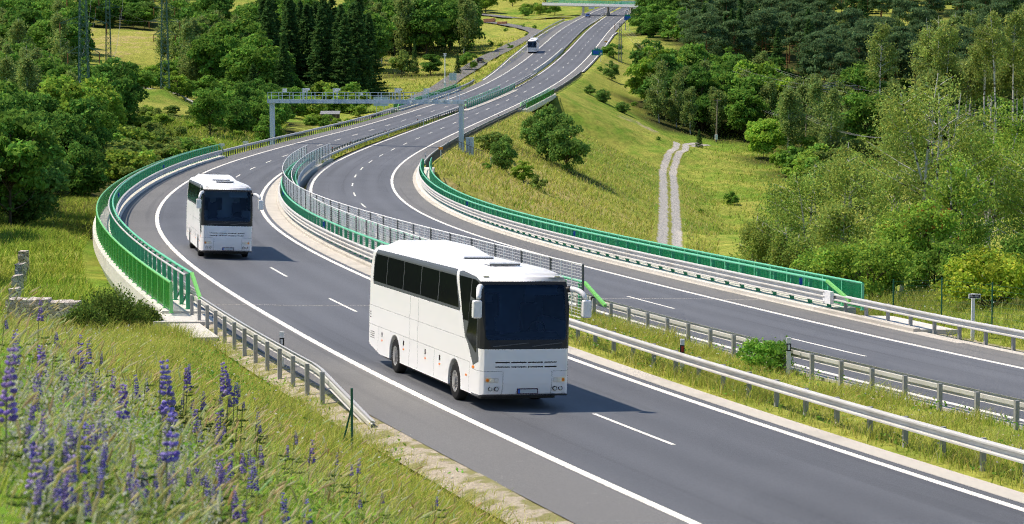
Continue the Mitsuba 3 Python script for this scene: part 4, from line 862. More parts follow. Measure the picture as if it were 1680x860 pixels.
for sd in (-1, 1):
    band = [(-9.42, 2.62), (-9.42, 3.30), (-9.15, 3.56), (-.22, 3.60), (-.12, 3.3), (.42, 2.62), (.38, 2.50), (-9.3, 2.48)]
    cpart('window_band', skin(band, 'y', sd, SHELL2), 'm_coach_grey', False)
    xs = [-9.35, -7.75, -5.75, -3.78, -1.86, .36]
    for i in range(5):
        x0, x1 = xs[i] + .035, xs[i + 1] - .035
        q = [(x0, 2.58), (x0, 3.42), (x1, 3.42), (x1, 2.58)]
        if i == 0: q = [(x0, 2.64), (x0, 3.22), (x0 + .16, 3.42), (x1, 3.42), (x1, 2.58), (x0 + .06, 2.58)]
        if i == 4: q = [(x0, 2.58), (x0, 3.42), (-.22, 3.42), (.28, 2.62), (.26, 2.58)]
        cpart('window', skin(q, 'y', sd, SHELL3), 'm_coach_glass', False)
    # front side glass sweeping down behind the windscreen
    cpart('side_glass_surround', skin([(.06, 3.56), (.16, 3.3), (1.02, 1.85), (1.30, 1.70), (1.86, 1.16), (2.30, 1.30), (2.22, 1.7), (2.12, 3.44), (1.7, 3.53), (.3, 3.60)], 'y', sd, SHELL2), 'm_coach_grey', False)
    cpart('window', skin([(.14, 3.46), (.24, 3.26), (.80, 2.30), (1.28, 2.30), (1.36, 3.46)], 'y', sd, SHELL3), 'm_coach_glass', False)
    cpart('window', skin([(1.42, 3.46), (1.40, 2.98), (2.10, 2.90), (2.06, 3.40), (1.7, 3.46)], 'y', sd, SHELL3), 'm_coach_glass', False)
    cpart('window', skin([(1.38, 2.88), (1.30, 2.20), (1.12, 1.90), (1.40, 1.78), (2.12, 1.52), (2.10, 2.82)], 'y', sd, SHELL3), 'm_coach_glass', False)
    # panel joints
    def seam(poly): cpart('panel_joint', skin(poly, 'y', sd, coach_shell(.002)), 'm_seam', False)
    seam([(-9.9, 1.205), (1.48, 1.205), (1.48, 1.218), (-9.9, 1.218)]); seam([(-9.8, 1.80), (1.0, 1.80), (1.0, 1.812), (-9.8, 1.812)])
    for x in (-4.86, -3.93): seam([(x, .40), (x + .022, .40), (x + .022, 2.46), (x, 2.46)])
    for x in (-8.6, -2.1, 1.47): seam([(x, .40), (x + .014, .40), (x + .014, 1.2), (x, 1.2)])
    for x in (-8.15, -5.55, -3.1, -1.55): cpart('hatch_lock', skin(rpoly(x, x + .11, .93, 1.08, .02), 'y', sd, SHELL2), 'm_black', False); cpart('side_lamp', skin(rpoly(x, x + .12, .80, .845, .01), 'y', sd, SHELL3), 'm_amber', False)
    for x, z in ((1.14, .80),): cpart('side_lamp', skin(rpoly(x, x + .12, z, z + .05, .01), 'y', sd, SHELL3), 'm_amber', False)
    cpart('side_lamp', skin(rpoly(1.78, 1.96, 1.08, 1.15, .02), 'y', sd, SHELL3), 'm_amber', False)
    for z in (.80, .86, .92, .98): cpart('vent_slot', skin([(-9.55, z), (-9.05, z), (-9.05, z + .018), (-9.55, z + .018)], 'y', sd, SHELL2), 'm_black', False)
    for z in (1.42, 1.50, 1.58): cpart('vent_slot', skin([(-9.62, z), (-9.5, z), (-9.5, z + .03), (-9.62, z + .03)], 'y', sd, SHELL2), 'm_black', False)
# front
cpart('windscreen_surround', skin([(-1.30, 1.655), (1.30, 1.655), (1.30, 3.44), (-1.30, 3.44)], 'x') - pris(GLASS, 'x', 1.6, 4), 'm_black', False)
cpart('windscreen', (coach_shell(.006) - coach_shell(-.004)) ^ pris(rpoly(-1.125, 1.125, 1.905, 3.355, .07), 'x', 1.75, 4), 'm_screen_glass', 30)
cpart('cabin_lining', cab - coach_shell(-.07).translate([.12, 0, 0]) - MF.cube([2.4, 2.2, 1.5]).translate([.4, -1.1, 1.82]), 'm_cab_dark', False)
cpart('dashboard', MF.hull(MF.cube([.55, 2.1, .12]).translate([1.75, -1.05, 1.80]) + MF.cube([.2, 1.0, .2]).translate([1.72, .05, 1.84])), 'm_cab_grey', 20)
for y in (.58, -.62):
    sk = 'cab_seat' if y > 0 else 'cab_seat_001'
    cpart('cab_seat', MF.hull(MF.cube([.12, .46, .75], True).translate([.86, y, 2.36]) + MF.cube([.16, .40, .1], True).translate([.95, y, 2.0])) + MF.cube([.5, .46, .12], True).translate([1.12, y, 1.95]), 'm_cab_seat', False); cpart('headrest', MF.cube([.1, .28, .22], True).translate([.84, y, 2.88]), 'm_cab_trim', False, sk)
_a = np.linspace(0, 2 * np.pi, 25); cpart('steering_wheel', tube_mesh(np.stack([1.62 + .10 * np.sin(_a), .58 + .22 * np.cos(_a), 2.12 + .20 * np.sin(_a)], 1), .018, 6), 'm_black', True)
cpart('sun_blind', MF.cube([.02, .95, .26]).translate([2.05, .08, 3.06]), 'm_cab_trim', False)
for i in range(3): cpart('passenger_seat', MF.cube([.1, .46, .62], True).translate([.34, (-.9, -.36, .9)[i], 2.66]), 'm_cab_seat', False)
for y0, y1, z0 in ((-.95, .05, 1.80), (.15, 1.0, 1.80)): b = MB(); b.bar((2.60, y0, 1.73), (2.585, y1, z0 + .02), .02); cpart('wiper', b.mesh(), 'm_steel_dark', False)
for z in (1.285, 1.165):
    for y0, y1 in ((-.86, -.47), (-.43, .0), (.04, .46), (.50, .86)): cpart('grille_slot', skin([(y0, z), (y1, z), (y1, z + .032), (y0, z + .032)], 'x', shell=coach_shell(.009)), 'm_black', False)
cpart('front_panel', skin(rpoly(-.64, .72, .72, .99, .03), 'x', shell=coach_shell(.012)), 'm_coach_white', 25)
for y0, y1 in ((-.655, -.64), (.72, .735)): cpart('panel_joint', skin([(y0, .42), (y1, .42), (y1, 1.06), (y0, 1.06)], 'x', shell=coach_shell(.002)), 'm_seam', False)
cpart('panel_joint', skin([(-1.3, 1.052), (-.66, 1.052), (-.66, 1.066), (-1.3, 1.066)], 'x', shell=coach_shell(.002)), 'm_seam', False); cpart('panel_joint', skin([(1.3, 1.052), (.74, 1.052), (.74, 1.066), (1.3, 1.066)], 'x', shell=coach_shell(.002)), 'm_seam', False)
for s in (-1, 1):
    def my(y0, y1): return (y0, y1) if s > 0 else (-y1, -y0)
    y0, y1 = my(.76, 1.13); cpart('headlight', skin(rpoly(y0, y1, .75, .89, .04), 'x', shell=coach_shell(.006)), 'm_chrome', False)
    for yy, rr, mm in ((.82, .045, 'm_lamp'), (.94, .055, 'm_lit_lamp'), (1.06, .045, 'm_amber')): cpart('lamp', cyl((2.63 - (yy / 1.1) ** 4 * .12, s * yy, .82), rr, 0, 'x', .06, 12), mm, False, 'headlight' if s < 0 else 'headlight_001')
    for yy in (.82, .985): cpart('fog_lamp', cyl((2.58 - (yy / 1.1) ** 4 * .10, s * yy, .59), .062, 0, 'x', .09, 14), 'm_black', False); cpart('lens', cyl((2.585 - (yy / 1.1) ** 4 * .10, s * yy, .59), .042, 0, 'x', .095, 12), 'm_lamp', False, 'fog_lamp' if (s, yy) == (-1, .82) else 'fog_lamp_001')
cpart('number_plate', MF.cube([.05, .58, .15], True).translate([2.545, .06, .52]), 'm_plate_frame', False); cpart('plate_face', MF.cube([.03, .48, .105], True).translate([2.562, .085, .52]), 'm_plate', False, 'number_plate'); cpart('plate_band', MF.cube([.03, .05, .105], True).translate([2.562, -.185, .52]), 'm_signblue', False, 'number_plate')
cpart('bumper_strip', skin([(-1.3, .36), (1.3, .36), (1.3, .415), (-1.3, .415)], 'x'), 'm_coach_grey', False)
for y in (-1.0, 1.0): cpart('marker_lamp', MF.cube([.12, .14, .03], True).translate([1.98, y, 3.56]), 'm_chrome', False)
# mirrors: curved white arms hanging from the roof corners
arm = [(2.12, 1.16, 3.20), (2.35, 1.34, 3.24), (2.62, 1.50, 3.17), (2.72, 1.57, 3.00)]
V, F = tube_mesh(CubicSpline(range(4), arm)(np.linspace(0, 3, 13)), np.linspace(.085, .065, 13), 10); cpart('mirror_arm', (V, F), 'm_coach_white', True); cpart('mirror_root', tube_mesh(np.array(arm[:2]) - [[.1, .12, 0], [.04, .04, 0]], .09, 10), 'm_black', True, 'mirror_arm')
hx = lambda x, y, z, w, h: MF.hull(sum((MF.sphere(.05, 10).translate([x + dx, y + dy, z + dz]) for dx in (-.05, .05) for dy in (-w, w) for dz in (-h, h)), MF()))
cpart('mirror', hx(2.72, 1.62, 2.74, .075, .19), 'm_coach_white', 30); cpart('mirror_glass', MF.cube([.02, .2, .44], True).translate([2.61, 1.62, 2.74]), 'm_black', False, 'mirror')
arm = [(2.12, -1.16, 3.28), (2.40, -1.30, 3.28), (2.62, -1.38, 3.15), (2.68, -1.40, 2.98)]
V, F = tube_mesh(CubicSpline(range(4), arm)(np.linspace(0, 3, 13)), np.linspace(.085, .065, 13), 10); cpart('mirror_arm', (V, F), 'm_coach_white', True)
cpart('mirror', hx(2.68, -1.44, 2.74, .075, .19), 'm_coach_white', 30)
# wheels
for x in (0.02, -WB):
    for s in (-1, 1):
        y = s * 1.10; tyre = cyl((x, y, .52), .52, 0, 'y', .29, 40) - cyl((x, y + s * .1, .52), .30, 0, 'y', .2, 32); tyre = tyre ^ MF.hull(cyl((x, y, .52), .52, 0, 'y', .22, 40) + cyl((x, y, .52), .47, 0, 'y', .29, 40))
        wk = 'wheel' + ('', '_001', '_002', '_003')[(0 if x > -1 else 2) + (s > 0)]
        cpart('wheel', tyre, 'm_rubber', 30); rim = (cyl((x, y + s * .06, .52), .31, 0, 'y', .16, 32) - cyl((x, y + s * .15, .52), .25, 0, 'y', .1, 32)) + cyl((x, y + s * .08, .52), .13, 0, 'y', .20, 16)
        for k in range(10): an = k * math.pi / 5; rim = rim + cyl((x + .18 * math.cos(an), y + s * .12, .52 + .18 * math.sin(an)), .028, 0, 'y', .07, 8)
        cpart('rim', rim, 'm_chrome', 25, wk)
cpart('underframe', MF.cube([10.6, 2.1, .55], True).translate([-3.4, 0, .52]) - cyl((0, 0, .52), .66, 0, 'y', 4) - cyl((-WB, 0, .52), .66, 0, 'y', 4), 'm_black', False)
cpart('rear_window', (SHELL2 - _in) ^ pris([(-.95, 2.4), (.95, 2.4), (.9, 3.3), (-.9, 3.3)], 'x', -11, -9), 'm_coach_glass', False)
def on_surface(x, y, yaw):
    e = .5; n = np.array([-(S(x + e, y) - S(x - e, y)), -(S(x, y + e) - S(x, y - e)), 1.0]); n /= np.linalg.norm(n)
    f = np.array([math.sin(yaw), -math.cos(yaw), 0]); f -= n * (f @ n); f /= np.linalg.norm(f); return np.stack([f, np.cross(n, f), n], 1), np.array([x, y, float(S(x, y))])
def coach(label, x, y, yaw, s=1.0):
    t = thing('white_coach', label, 'coach', 'white coaches on the left carriageway'); R, p = on_surface(x, y, yaw); M = mat4(R, p, s)
    for par, nm, d in COACH: add(nm, d, None, t + ('__' + par if par else ''), M=M)
coach('large white coach in front with its right side fully seen', -.41, 68.46, .300)
q = on_road(*((290 + 218 / 5.736), (280 + 806 / 5.736))); coach('white coach following at mid distance on the curve', q[0] + 1.08, q[1] + .55, .19, 1.0)
q = on_road(873.5, 87.8); coach('tiny white coach far up the motorway beside the concrete barrier', q[0], q[1] + 2.6, -.07)

# cars
def car_parts(col):
    side = [(-2.1, .30), (2.0, .28), (2.12, .45), (2.10, .72), (1.9, .86), (1.0, .98), (.35, 1.38), (-.2, 1.45), (-1.1, 1.42), (-1.75, 1.10), (-2.12, 1.0), (-2.16, .6)]
    sec = [(-.88, .2), (.88, .2), (.9, .6), (.86, .92), (.66, 1.38), (.5, 1.47), (-.5, 1.47), (-.66, 1.38), (-.86, .92), (-.9, .6)]
    plan = [(-2.2, -.72), (-1.8, -.9), (1.6, -.9), (2.05, -.7), (2.15, -.3), (2.15, .3), (2.05, .7), (1.6, .9), (-1.8, .9), (-2.2, .72)]
    sh = lambda o: (pris([(x * (1 + o / 2), z + (o if z > .5 else 0)) for x, z in side], 'y', -2, 2) ^ pris([(y * (1 + o), z) if z < 1.3 else (y * (1 + o), z + o) for y, z in sec], 'x', -3, 3) ^ pris([(x, y * (1 + o)) for x, y in plan], 'z', -1, 3))
    b = sh(0); out = []
    for x in (1.25, -1.3): b = b - cyl((x, 0, .32), .37, 0, 'y', 4, 20)
    b = b + MF.cube([3.0, 1.4, .3], True).translate([0, 0, .45]); out.append(('body', P(b, col, 25), None)); g = sh(.012) - sh(-.02)
    for s in (-1, 1):
        pr2 = lambda poly: g ^ pris(poly, 'y', *((-2, -.5) if s < 0 else (.5, 2)))
        out.append(('side_window', P(pr2([(.78, 1.0), (.28, 1.32), (-.35, 1.37), (-.35, .98)]), 'm_coach_glass'), None)); out.append(('side_window', P(pr2([(-.43, .98), (-.43, 1.37), (-1.05, 1.34), (-1.5, 1.05)]), 'm_coach_glass'), None))
        out.append(('headlight', P(MF.cube([.1, .34, .13], True).translate([2.02, s * .6, .68]), 'm_lamp'), None)); out.append(('tail_light', P(MF.cube([.1, .3, .16], True).translate([-2.12, s * .66, .84]), 'm_red'), None))
        for x in (1.25, -1.3): out.append(('wheel', P(cyl((x, s * .76, .32), .32, 0, 'y', .2, 20), 'm_rubber', 30), None))
    out.append(('windscreen', P(g ^ pris([(-.66, .95), (.66, .95), (.56, 1.36), (-.56, 1.36)], 'x', .3, 1.2), 'm_coach_glass'), None)); out.append(('rear_window', P(g ^ pris([(-.66, 1.0), (.66, 1.0), (.56, 1.36), (-.56, 1.36)], 'x', -2, -1.05), 'm_coach_glass'), None))
    return out
for nm, c in (('blue', (.03, .08, .28)), ('dark', (.02, .022, .03)), ('white', (.78, .78, .78))): scene['m_car_' + nm] = pr(c, .25, .6, clearcoat=.7, clearcoat_gloss=.9)
CARS = {c: car_parts('m_car_' + c) for c in ('blue', 'dark', 'white')}
def car(label, c, x, y, yaw, z=None):
    t = thing('passenger_car', label, 'car'); R, p = on_surface(x, y, yaw)
    if z is not None: R = np.array([[math.sin(yaw), math.cos(yaw), 0], [-math.cos(yaw), math.sin(yaw), 0], [0, 0, 1.0]]); p = np.array([x, y, z])
    for nm, d, _ in CARS[c]: add(nm, d, None, t, M=mat4(R, p))
for lab, c, u, v, yaw in (('blue car just passing beneath the overpass on the left carriageway', 'blue', 964.5, 28.3, -.12), ('blue car approaching beyond the overpass', 'blue', 1010, 11.0, -.13), ('dark car behind the blue car beyond the overpass', 'dark', 1019, 10.4, -.13),
                          ('nearest white car driving away by the blue sign', 'white', 1029, 22.0, math.pi - .13), ('second white car driving away under the overpass', 'white', 1031, 16.5, math.pi - .13), ('dark car driving away between two white cars', 'dark', 1046.7, 15.5, math.pi - .13), ('farthest white car beyond the overpass on the right', 'white', 1052, 13, math.pi - .13)):
    q = on_road(u, v); car(lab, c, q[0], q[1], yaw)
def sidecar(lab, i, f, c):
    a, b = SIDE[i], SIDE[i + 1]; p = a * (1 - f) + b * f; d = (a - b)[:2]; car(lab, c, p[0] + .8, p[1], math.atan2(d[0], -d[1]), gz(p[0], p[1]) + .42)
sidecar('dark car on the side road left of the motorway', 7, .97, 'dark')
sidecar('dark car half hidden behind the guard rail below the gantry', 13, .55, 'dark')
# ------------------------------------------------------------------ vegetation
def leaves(C, size, rng, nrm=None, col=(.06, .11, .02), jit=.25, hue=.12, tuft=None, droop=0.0, aspect=.6):
    """one small rhombic leaf (spray) at every point of C"""
    n = len(C); d = rng.normal(size=(n, 3))
    if nrm is not None: d = d * .75 + nrm * .8
    d[:, 2] += .35; d /= np.linalg.norm(d, axis=1, keepdims=True)
    r = rng.normal(size=(n, 3)); r[:, 2] -= droop; u = r - d * (r * d).sum(1, keepdims=True); u /= np.linalg.norm(u, axis=1, keepdims=True) + 1e-9; w = np.cross(d, u)
    s = size * rng.uniform(.65, 1.35, n)[:, None]
    V = np.stack([C - u * s, C + w * s * aspect, C + u * s, C - w * s * aspect], 1).reshape(-1, 3)
    i = np.arange(n)[:, None] * 4; F = np.concatenate([i + [[0, 1, 2]], i + [[0, 2, 3]]], 1).reshape(-1, 3)
    k = np.exp(rng.normal(size=n) * jit) * (1 if tuft is None else tuft); h = rng.normal(size=n) * hue
    K = np.asarray(col)[None] * k[:, None] * np.stack([1 + h, np.ones(n), 1 - h * .5], 1)
    return V, F, np.repeat(np.clip(K, .004, .8), 4, 0)
def join(parts):
    V, F, C, n = [], [], [], 0
    for v, f, c in parts: V.append(v); F.append(f + n); C.append(c); n += len(v)
    return np.vstack(V), np.vstack(F), np.vstack(C)
def jn(parts):
    V, F, n = [], [], 0
    for v, f in parts: V.append(v); F.append(f + n); n += len(v)
    return np.vstack(V), np.vstack(F)
def limb(p0, p1, r0, r1, rng, n=5, bend=.12):
    t = np.linspace(0, 1, n)[:, None]; p = np.asarray(p0) * (1 - t) + np.asarray(p1) * t; L = np.linalg.norm(np.asarray(p1) - p0)
    o = rng.normal(size=3) * bend * L; p = p + o * (t * (1 - t)) * 2; return tube_mesh(p, np.linspace(r0, r1, n), 5, False)
def broadleaf(seed, H, W, base=.22, nb=34, nleaf=5200, leaf=.30, col=(.055, .115, .018), trunk_r=.2, irregular=.35, shell=.72, top=1.0):
    rng = np.random.default_rng(seed); wood = [limb((0, 0, -.5), (rng.normal() * .2, rng.normal() * .2, H * .72), trunk_r, trunk_r * .3, rng, 7, .03)]
    cz = H * (base + 1) / 2; rz = H * (1 - base) / 2; B = []
    while len(B) < nb:
        d = rng.normal(size=3); d /= np.linalg.norm(d); rr = rng.uniform(.35, 1.0) ** .6 * (1 - irregular * rng.random())
        p = np.array([d[0] * W / 2 * rr, d[1] * W / 2 * rr, cz + d[2] * rz * rr]); f = 1 - .35 * max(0, (p[2] - cz) / rz) * top
        p[:2] *= f; r = W * rng.uniform(.12, .23) * (1 - .3 * rr); B.append((p, r))
    for p, r in B:
        z0 = max(H * base * .6, min(p[2] - np.hypot(p[0], p[1]) * .8, H * .66)); wood.append(limb((0, 0, z0), p, trunk_r * .35, .03, rng, 4, .1))
    parts = []; tot = sum(r ** 2 for _, r in B)
    for p, r in B:
        n = max(20, int(nleaf * r * r / tot)); d = rng.normal(size=(n, 3)); d /= np.linalg.norm(d, axis=1, keepdims=True)
        d[:, 2] = np.where(d[:, 2] < -.35, -d[:, 2] * .6, d[:, 2]); rad = rng.uniform(shell, 1.08, n) ** .8
        rad *= 1 + .35 * (meshkit.noise(d * 2.4 + p, seed) - .5) * 2
        C = p + d * rad[:, None] * np.array([r, r, r * .85]); parts.append(leaves(C, leaf, rng, d, col, tuft=np.exp(rng.normal() * .16)))
    return jn(wood), join(parts)
def birch(seed, H, W, nleaf=5000, leaf=.26, col=(.085, .125, .032), base=.30, fork=0, r=.16, nb=40, droop=1.0, inner=0.0):
    rng = np.random.default_rng(seed); lean = rng.normal(size=2) * .03 * H; wood = []; tips = []
    stems = [(np.zeros(3), 0.0, 1.0)] + [(rng.normal(size=3) * .1, rng.uniform(.15, .3), .92) for _ in range(fork)]
    for k, (o, z0, hh) in enumerate(stems):
        a = rng.uniform(0, 6.28); off = np.array([math.cos(a), math.sin(a), 0]) * W * .24 * (k > 0)
        q0 = np.array([0, 0, z0 * H * (k > 0) - (.5 if k == 0 else 0)]) + [lean[0] * z0, lean[1] * z0, 0]; q1 = np.array([lean[0], lean[1], H * hh * .97]) + off
        t = np.linspace(0, 1, 9)[:, None]; p = q0 * (1 - t) + q1 * t + np.sin(t * 3.3 + k) * rng.normal(size=3) * .02 * H * [1, 1, 0]; wood.append(tube_mesh(p, np.linspace(r * (1 if k == 0 else .7), .03, 9), 6, False)); tips.append(p)
    parts = []; per = nleaf // nb
    for b in range(nb):
        p = tips[rng.integers(len(tips))]; f = rng.uniform(base, .98); z = f * (len(p) - 1); i = min(int(z), len(p) - 2); q = p[i] * (1 - z + i) + p[i + 1] * (z - i)
        a = rng.uniform(0, 6.28); env = math.sin(min(1, (1.04 - f) / (1 - base) * 1.25) * math.pi / 2) ** .8; L = W / 2 * env * rng.uniform(.45, 1.05); e = q + np.array([math.cos(a) * L, math.sin(a) * L, L * .55])
        wood.append(limb(q, e, .035 + .02 * (1 - f), .012, rng, 4, .1)); n = int(per * rng.uniform(.45, 1.55))
        s = rng.uniform(.25 + inner, 1, n); C = q + (e - q) * s[:, None]; dr_ = rng.exponential(.8 * droop, n) * (.4 + s) ; C[:, 2] -= dr_; C += rng.normal(size=(n, 3)) * [W * .045, W * .045, .22] * (1 + .5 * s[:, None])
        parts.append(leaves(C, leaf, rng, None, col, tuft=np.exp(rng.normal() * .14), droop=1.2, aspect=.5))
    return jn(wood), join(parts)
def spruce(seed, H, W, nleaf=5200, col=(.09, .18, .05), leaf=.42):
    rng = np.random.default_rng(seed); wood = [tube_mesh([[0, 0, -.5], [0, 0, H * .98]], [.22, .02], 7, False)]; parts = []; z = H * .04; LV = []
    while z < H * .985: LV.append(z); z += H * .030 * (1.15 - z / H * .5)
    wts = np.array([(1 - zz / H) ** .8 + .06 for zz in LV]); wts /= wts.sum()
    for zz, wt in zip(LV, wts):
        R0 = W / 2 * ((1 - zz / H) ** .82) * rng.uniform(.86, 1.1) + .12; nbr = int(7 + 6 * (1 - zz / H)); n = int(nleaf * wt / nbr) + 3
        for b in range(nbr):
            a = rng.uniform(0, 6.28); R = R0 * rng.uniform(.72, 1.12); s = rng.uniform(.12, 1, n) ** .75
            C = np.stack([math.cos(a) * R * s, math.sin(a) * R * s, zz - .30 * R * s + .22 * R * s ** 2.5], 1); side = rng.normal(size=n) * .18 * R * (1.1 - s); C[:, 0] += -math.sin(a) * side; C[:, 1] += math.cos(a) * side; C[:, 2] += rng.normal(size=n) * .08 - np.abs(side) * .25
            parts.append(leaves(C, leaf, rng, np.tile([math.cos(a) * .5, math.sin(a) * .5, .5], (n, 1)), col, tuft=np.exp(rng.normal() * .12), aspect=.42))
    return jn(wood), join(parts)
def pine(seed, H, W, nleaf=4200, col=(.135, .225, .095), leaf=.36, base=.48):
    rng = np.random.default_rng(seed); t = np.linspace(0, 1, 8)[:, None]; p = np.array([0, 0, -.5]) * (1 - t) + np.array([rng.normal() * .5, rng.normal() * .5, H * .96]) * t; p += np.sin(t * 4) * rng.normal(size=3) * [.25, .25, 0]; wood = [tube_mesh(p, np.linspace(.21, .05, 8), 7, False)]; parts = []; nb = 30
    for b in range(nb):
        f = rng.uniform(base, .99); z = f * 7; i = min(int(z), 6); q = p[i] * (1 - z + i) + p[i + 1] * (z - i); a = rng.uniform(0, 6.28)
        L = W / 2 * (1.02 - ((f - base) / (1 - base)) ** 2 * .7) * rng.uniform(.35, 1.1); e = q + np.array([math.cos(a) * L, math.sin(a) * L, L * rng.uniform(-.05, .35)]); wood.append(limb(q, e, .06, .02, rng, 4, .12)); r = rng.uniform(.7, 1.25) * W * .15; n = nleaf // nb
        d = rng.normal(size=(n, 3)); d /= np.linalg.norm(d, axis=1, keepdims=True); C = e + d * rng.uniform(.5, 1.05, n)[:, None] * [r * 1.25, r * 1.25, r * .55]
        parts.append(leaves(C, leaf, rng, d, col, tuft=np.exp(rng.normal() * .14), aspect=.4))
    return jn(wood), join(parts)
def shrub(seed, H, W, nleaf=2600, leaf=.20, col=(.075, .135, .022), nb=16, **k):
    return broadleaf(seed, H, W, .02, nb, nleaf, leaf, col, .06, .25, **k)

PROTO = {}
def proto(name, model, bark):
    (wv, wf), (lv, lf, lc) = model
    scene[name + '_model'] = {'type': 'shapegroup', 'trunk': P((wv, wf), bark, True), 'crown': mikit.ply((lv, lf), 'm_leaf', False, color=lc)}
    PROTO[name] = (np.vstack([wv, lv])[:, 2].max(), lv)
DK, MD, LT, OL = (.13, .265, .05), (.19, .35, .06), (.25, .42, .06), (.27, .37, .09)
for i in range(3): proto(f'oak_{"abc"[i]}', broadleaf(20 + i, 13, 10.5, .03, 38, 6500, .32, DK), 'm_bark')
for i in range(3): proto(f'ash_{"abc"[i]}', broadleaf(30 + i, 14, 9.5, .04, 36, 6500, .31, MD), 'm_bark')
for i in range(2): proto(f'maple_{"ab"[i]}', broadleaf(40 + i, 11, 9.5, .03, 30, 5500, .30, (.27, .42, .06)), 'm_bark')
for i in range(3): proto(f'birch_{"abc"[i]}', birch(50 + i, 18, 7.5, 8000, .27, (.30, .40, .12), .20, i % 2, .17), 'm_birchbark')
for i in range(2): proto(f'tall_birch_{"ab"[i]}', birch(60 + i, 21, 8.5, 6500, .28, (.30, .38, .11), .56, 1 + i, .27, 44, 1.0, .2), 'm_birchbark')
for i in range(3): proto(f'spruce_{"abc"[i]}', spruce(70 + i, 23, 9.5), 'm_bark')
for i in range(3): proto(f'pine_{"abc"[i]}', pine(80 + i, 19, 9.5, 5200), 'm_pinebark')
for i in range(3): proto(f'thick_{"abc"[i]}', broadleaf(120 + i, 9, 8.5, -.04, 46, 7600, .23, (.19, .33, .075), .12, .42, shell=.62, top=.7), 'm_bark')
for i in range(3): proto(f'bush_{"abc"[i]}', shrub(90 + i, 4, 5.2, 2800, .20, MD), 'm_bark')
for i in range(3): proto(f'bright_bush_{"abc"[i]}', shrub(95 + i, 4, 5, 2800, .20, (.29, .43, .07)), 'm_bark')
proto('round_bush_a', shrub(97, 7, 7.4, 6500, .24, (.36, .58, .08), 30), 'm_bark')
for i in range(2): proto(f'olive_bush_{"ab"[i]}', shrub(98 + i, 4, 4.6, 2800, .19, OL), 'm_bark')
CATS = dict(round_bush='bush', thick='tree', oak='tree', ash='tree', maple='tree', birch='birch tree', tall_birch='birch tree', spruce='spruce tree', pine='pine tree', bush='bush', bright_bush='bush', olive_bush='bush')
NAMES = dict(round_bush='green_bush', oak='broadleaf_tree', ash='deciduous_tree', maple='deciduous_tree', thick='broadleaf_tree', birch='birch_tree', tall_birch='birch_tree', spruce='spruce_tree', pine='pine_tree', bush='green_bush', bright_bush='green_bush', olive_bush='green_bush')
RT = random.Random(5)
PLACED = []
def tree(kind, p, H, label, group=None, widen=1.0):
    names = [n for n in PROTO if n.rsplit('_', 1)[0] == kind]; n = RT.choice(names); s = H / PROTO[n][0]
    M = mat4(rotz(RT.uniform(0, 6.28)) @ np.diag([widen, widen, 1.0]), p, s); key = numbered(NAMES[kind])
    scene[key] = {'type': 'instance', 'sg': {'type': 'ref', 'id': n + '_model'}, 'to_world': T(M)}
    tag(key, label, CATS[kind], group); PLACED.append((p[0], p[1], H)); return key
def tree_uv(kind, u, vb, vt, d, label, group=None, widen=1.0, sink=.2):
    p = at(u, vb, d); g = gz(p[0], p[1]); top = at(u, vt, d)[2]; p = np.array([p[0], p[1], g - sink]); return tree(kind, p, max(1.0, top - p[2]), label, group, widen)

# --- single trees and bushes that stand out
for a in [('thick', 905, 280, 168, 378, 'large dense tree on the embankment right of the far underpass, its left half', None, .85), ('thick', 930, 278, 190, 372, 'large dense tree on the embankment right of the far underpass, its right half', None, .9), ('thick', 872, 230, 188, 390, 'smaller tree at the left foot of the big embankment tree', None, .9),
          ('thick', 826, 280, 220, 322, 'dark leafy bush with a pointed top below the gantry foot', None, .85), ('bush', 797, 293, 266, 312, 'low dark bush at the left of the embankment bush group', None, 1.0), ('maple', 858, 306, 262, 318, 'spreading bush at the lower right of the embankment bush group', None, 1.15), ('olive_bush', 883, 314, 285, 316, 'sparse little bush at the right end of the embankment bush group', None, 1.0), ('olive_bush', 806, 238, 215, 345, 'small brownish bush near the white cabinet', None, 1.2),
          ('thick', 968, 182, 138, 560, 'dark bush, left one of the row above the sandy patch', None, 1.2), ('thick', 990, 190, 145, 555, 'dark bush, middle one of the row above the sandy patch', None, 1.3), ('thick', 1022, 196, 166, 550, 'round bush, right one of the row above the sandy patch', None, 1.5), ('bush', 1041, 180, 166, 580, 'small bush beside the row above the sandy patch', None, 1.2),
          ('thick', 1003, 133, 98, 628, 'single dark round tree below the exit sign', None, .9), ('bush', 984, 122, 108, 640, 'small bush left of the single round tree below the exit sign', None, 1.0),
          ('round_bush', 1253, 257, 193, 512, 'big round bright green bush at the edge of the right meadow', None, 1.05), ('spruce', 1147, 234, 212, 528, 'small young spruce at the edge of the gravel track', None, 1.2), ('bush', 1199, 338, 312, 425, 'small dark bush alone in the meadow right of the track', None, .9), ('bush', 1149, 384, 366, 405, 'small bush at the lower right of the gravel track', None, 1.0), ('bush', 1080, 240, 228, 515, 'tiny bush left of the gravel track bend', None, 1.0),
          ('oak', 707, 110, 88, 690, 'very dark round bush beside the side road', None, 1.5), ('olive_bush', 658, 105, 80, 690, 'rusty brown bush, left of the two near the side road', None, .8), ('olive_bush', 669, 105, 86, 688, 'rusty brown bush, right of the two near the side road', None, .8), ('spruce', 680, 104, 66, 700, 'slender pale spruce beside the rusty bushes', None, .8), ('spruce', 751, 102, 86, 690, 'little conical tree by the side road bend', None, 1.1), ('bush', 771, 95, 84, 705, 'little bush right of the conical tree', None, .9),
          ('thick', 243, 42, 2, 875, 'lone dark tree standing on the sloping meadow', None, 1.3), ('bush', 1007, 77, 70, 705, 'flowering bush beside the exit sign', None, 1.3), ('spruce', 415, 160, 104, 560, 'small blue green spruce in front of the spruce wood', None, 1.6)]:
    tree_uv(a[0], a[1], a[2], a[3], a[4], a[5], a[6], a[7])

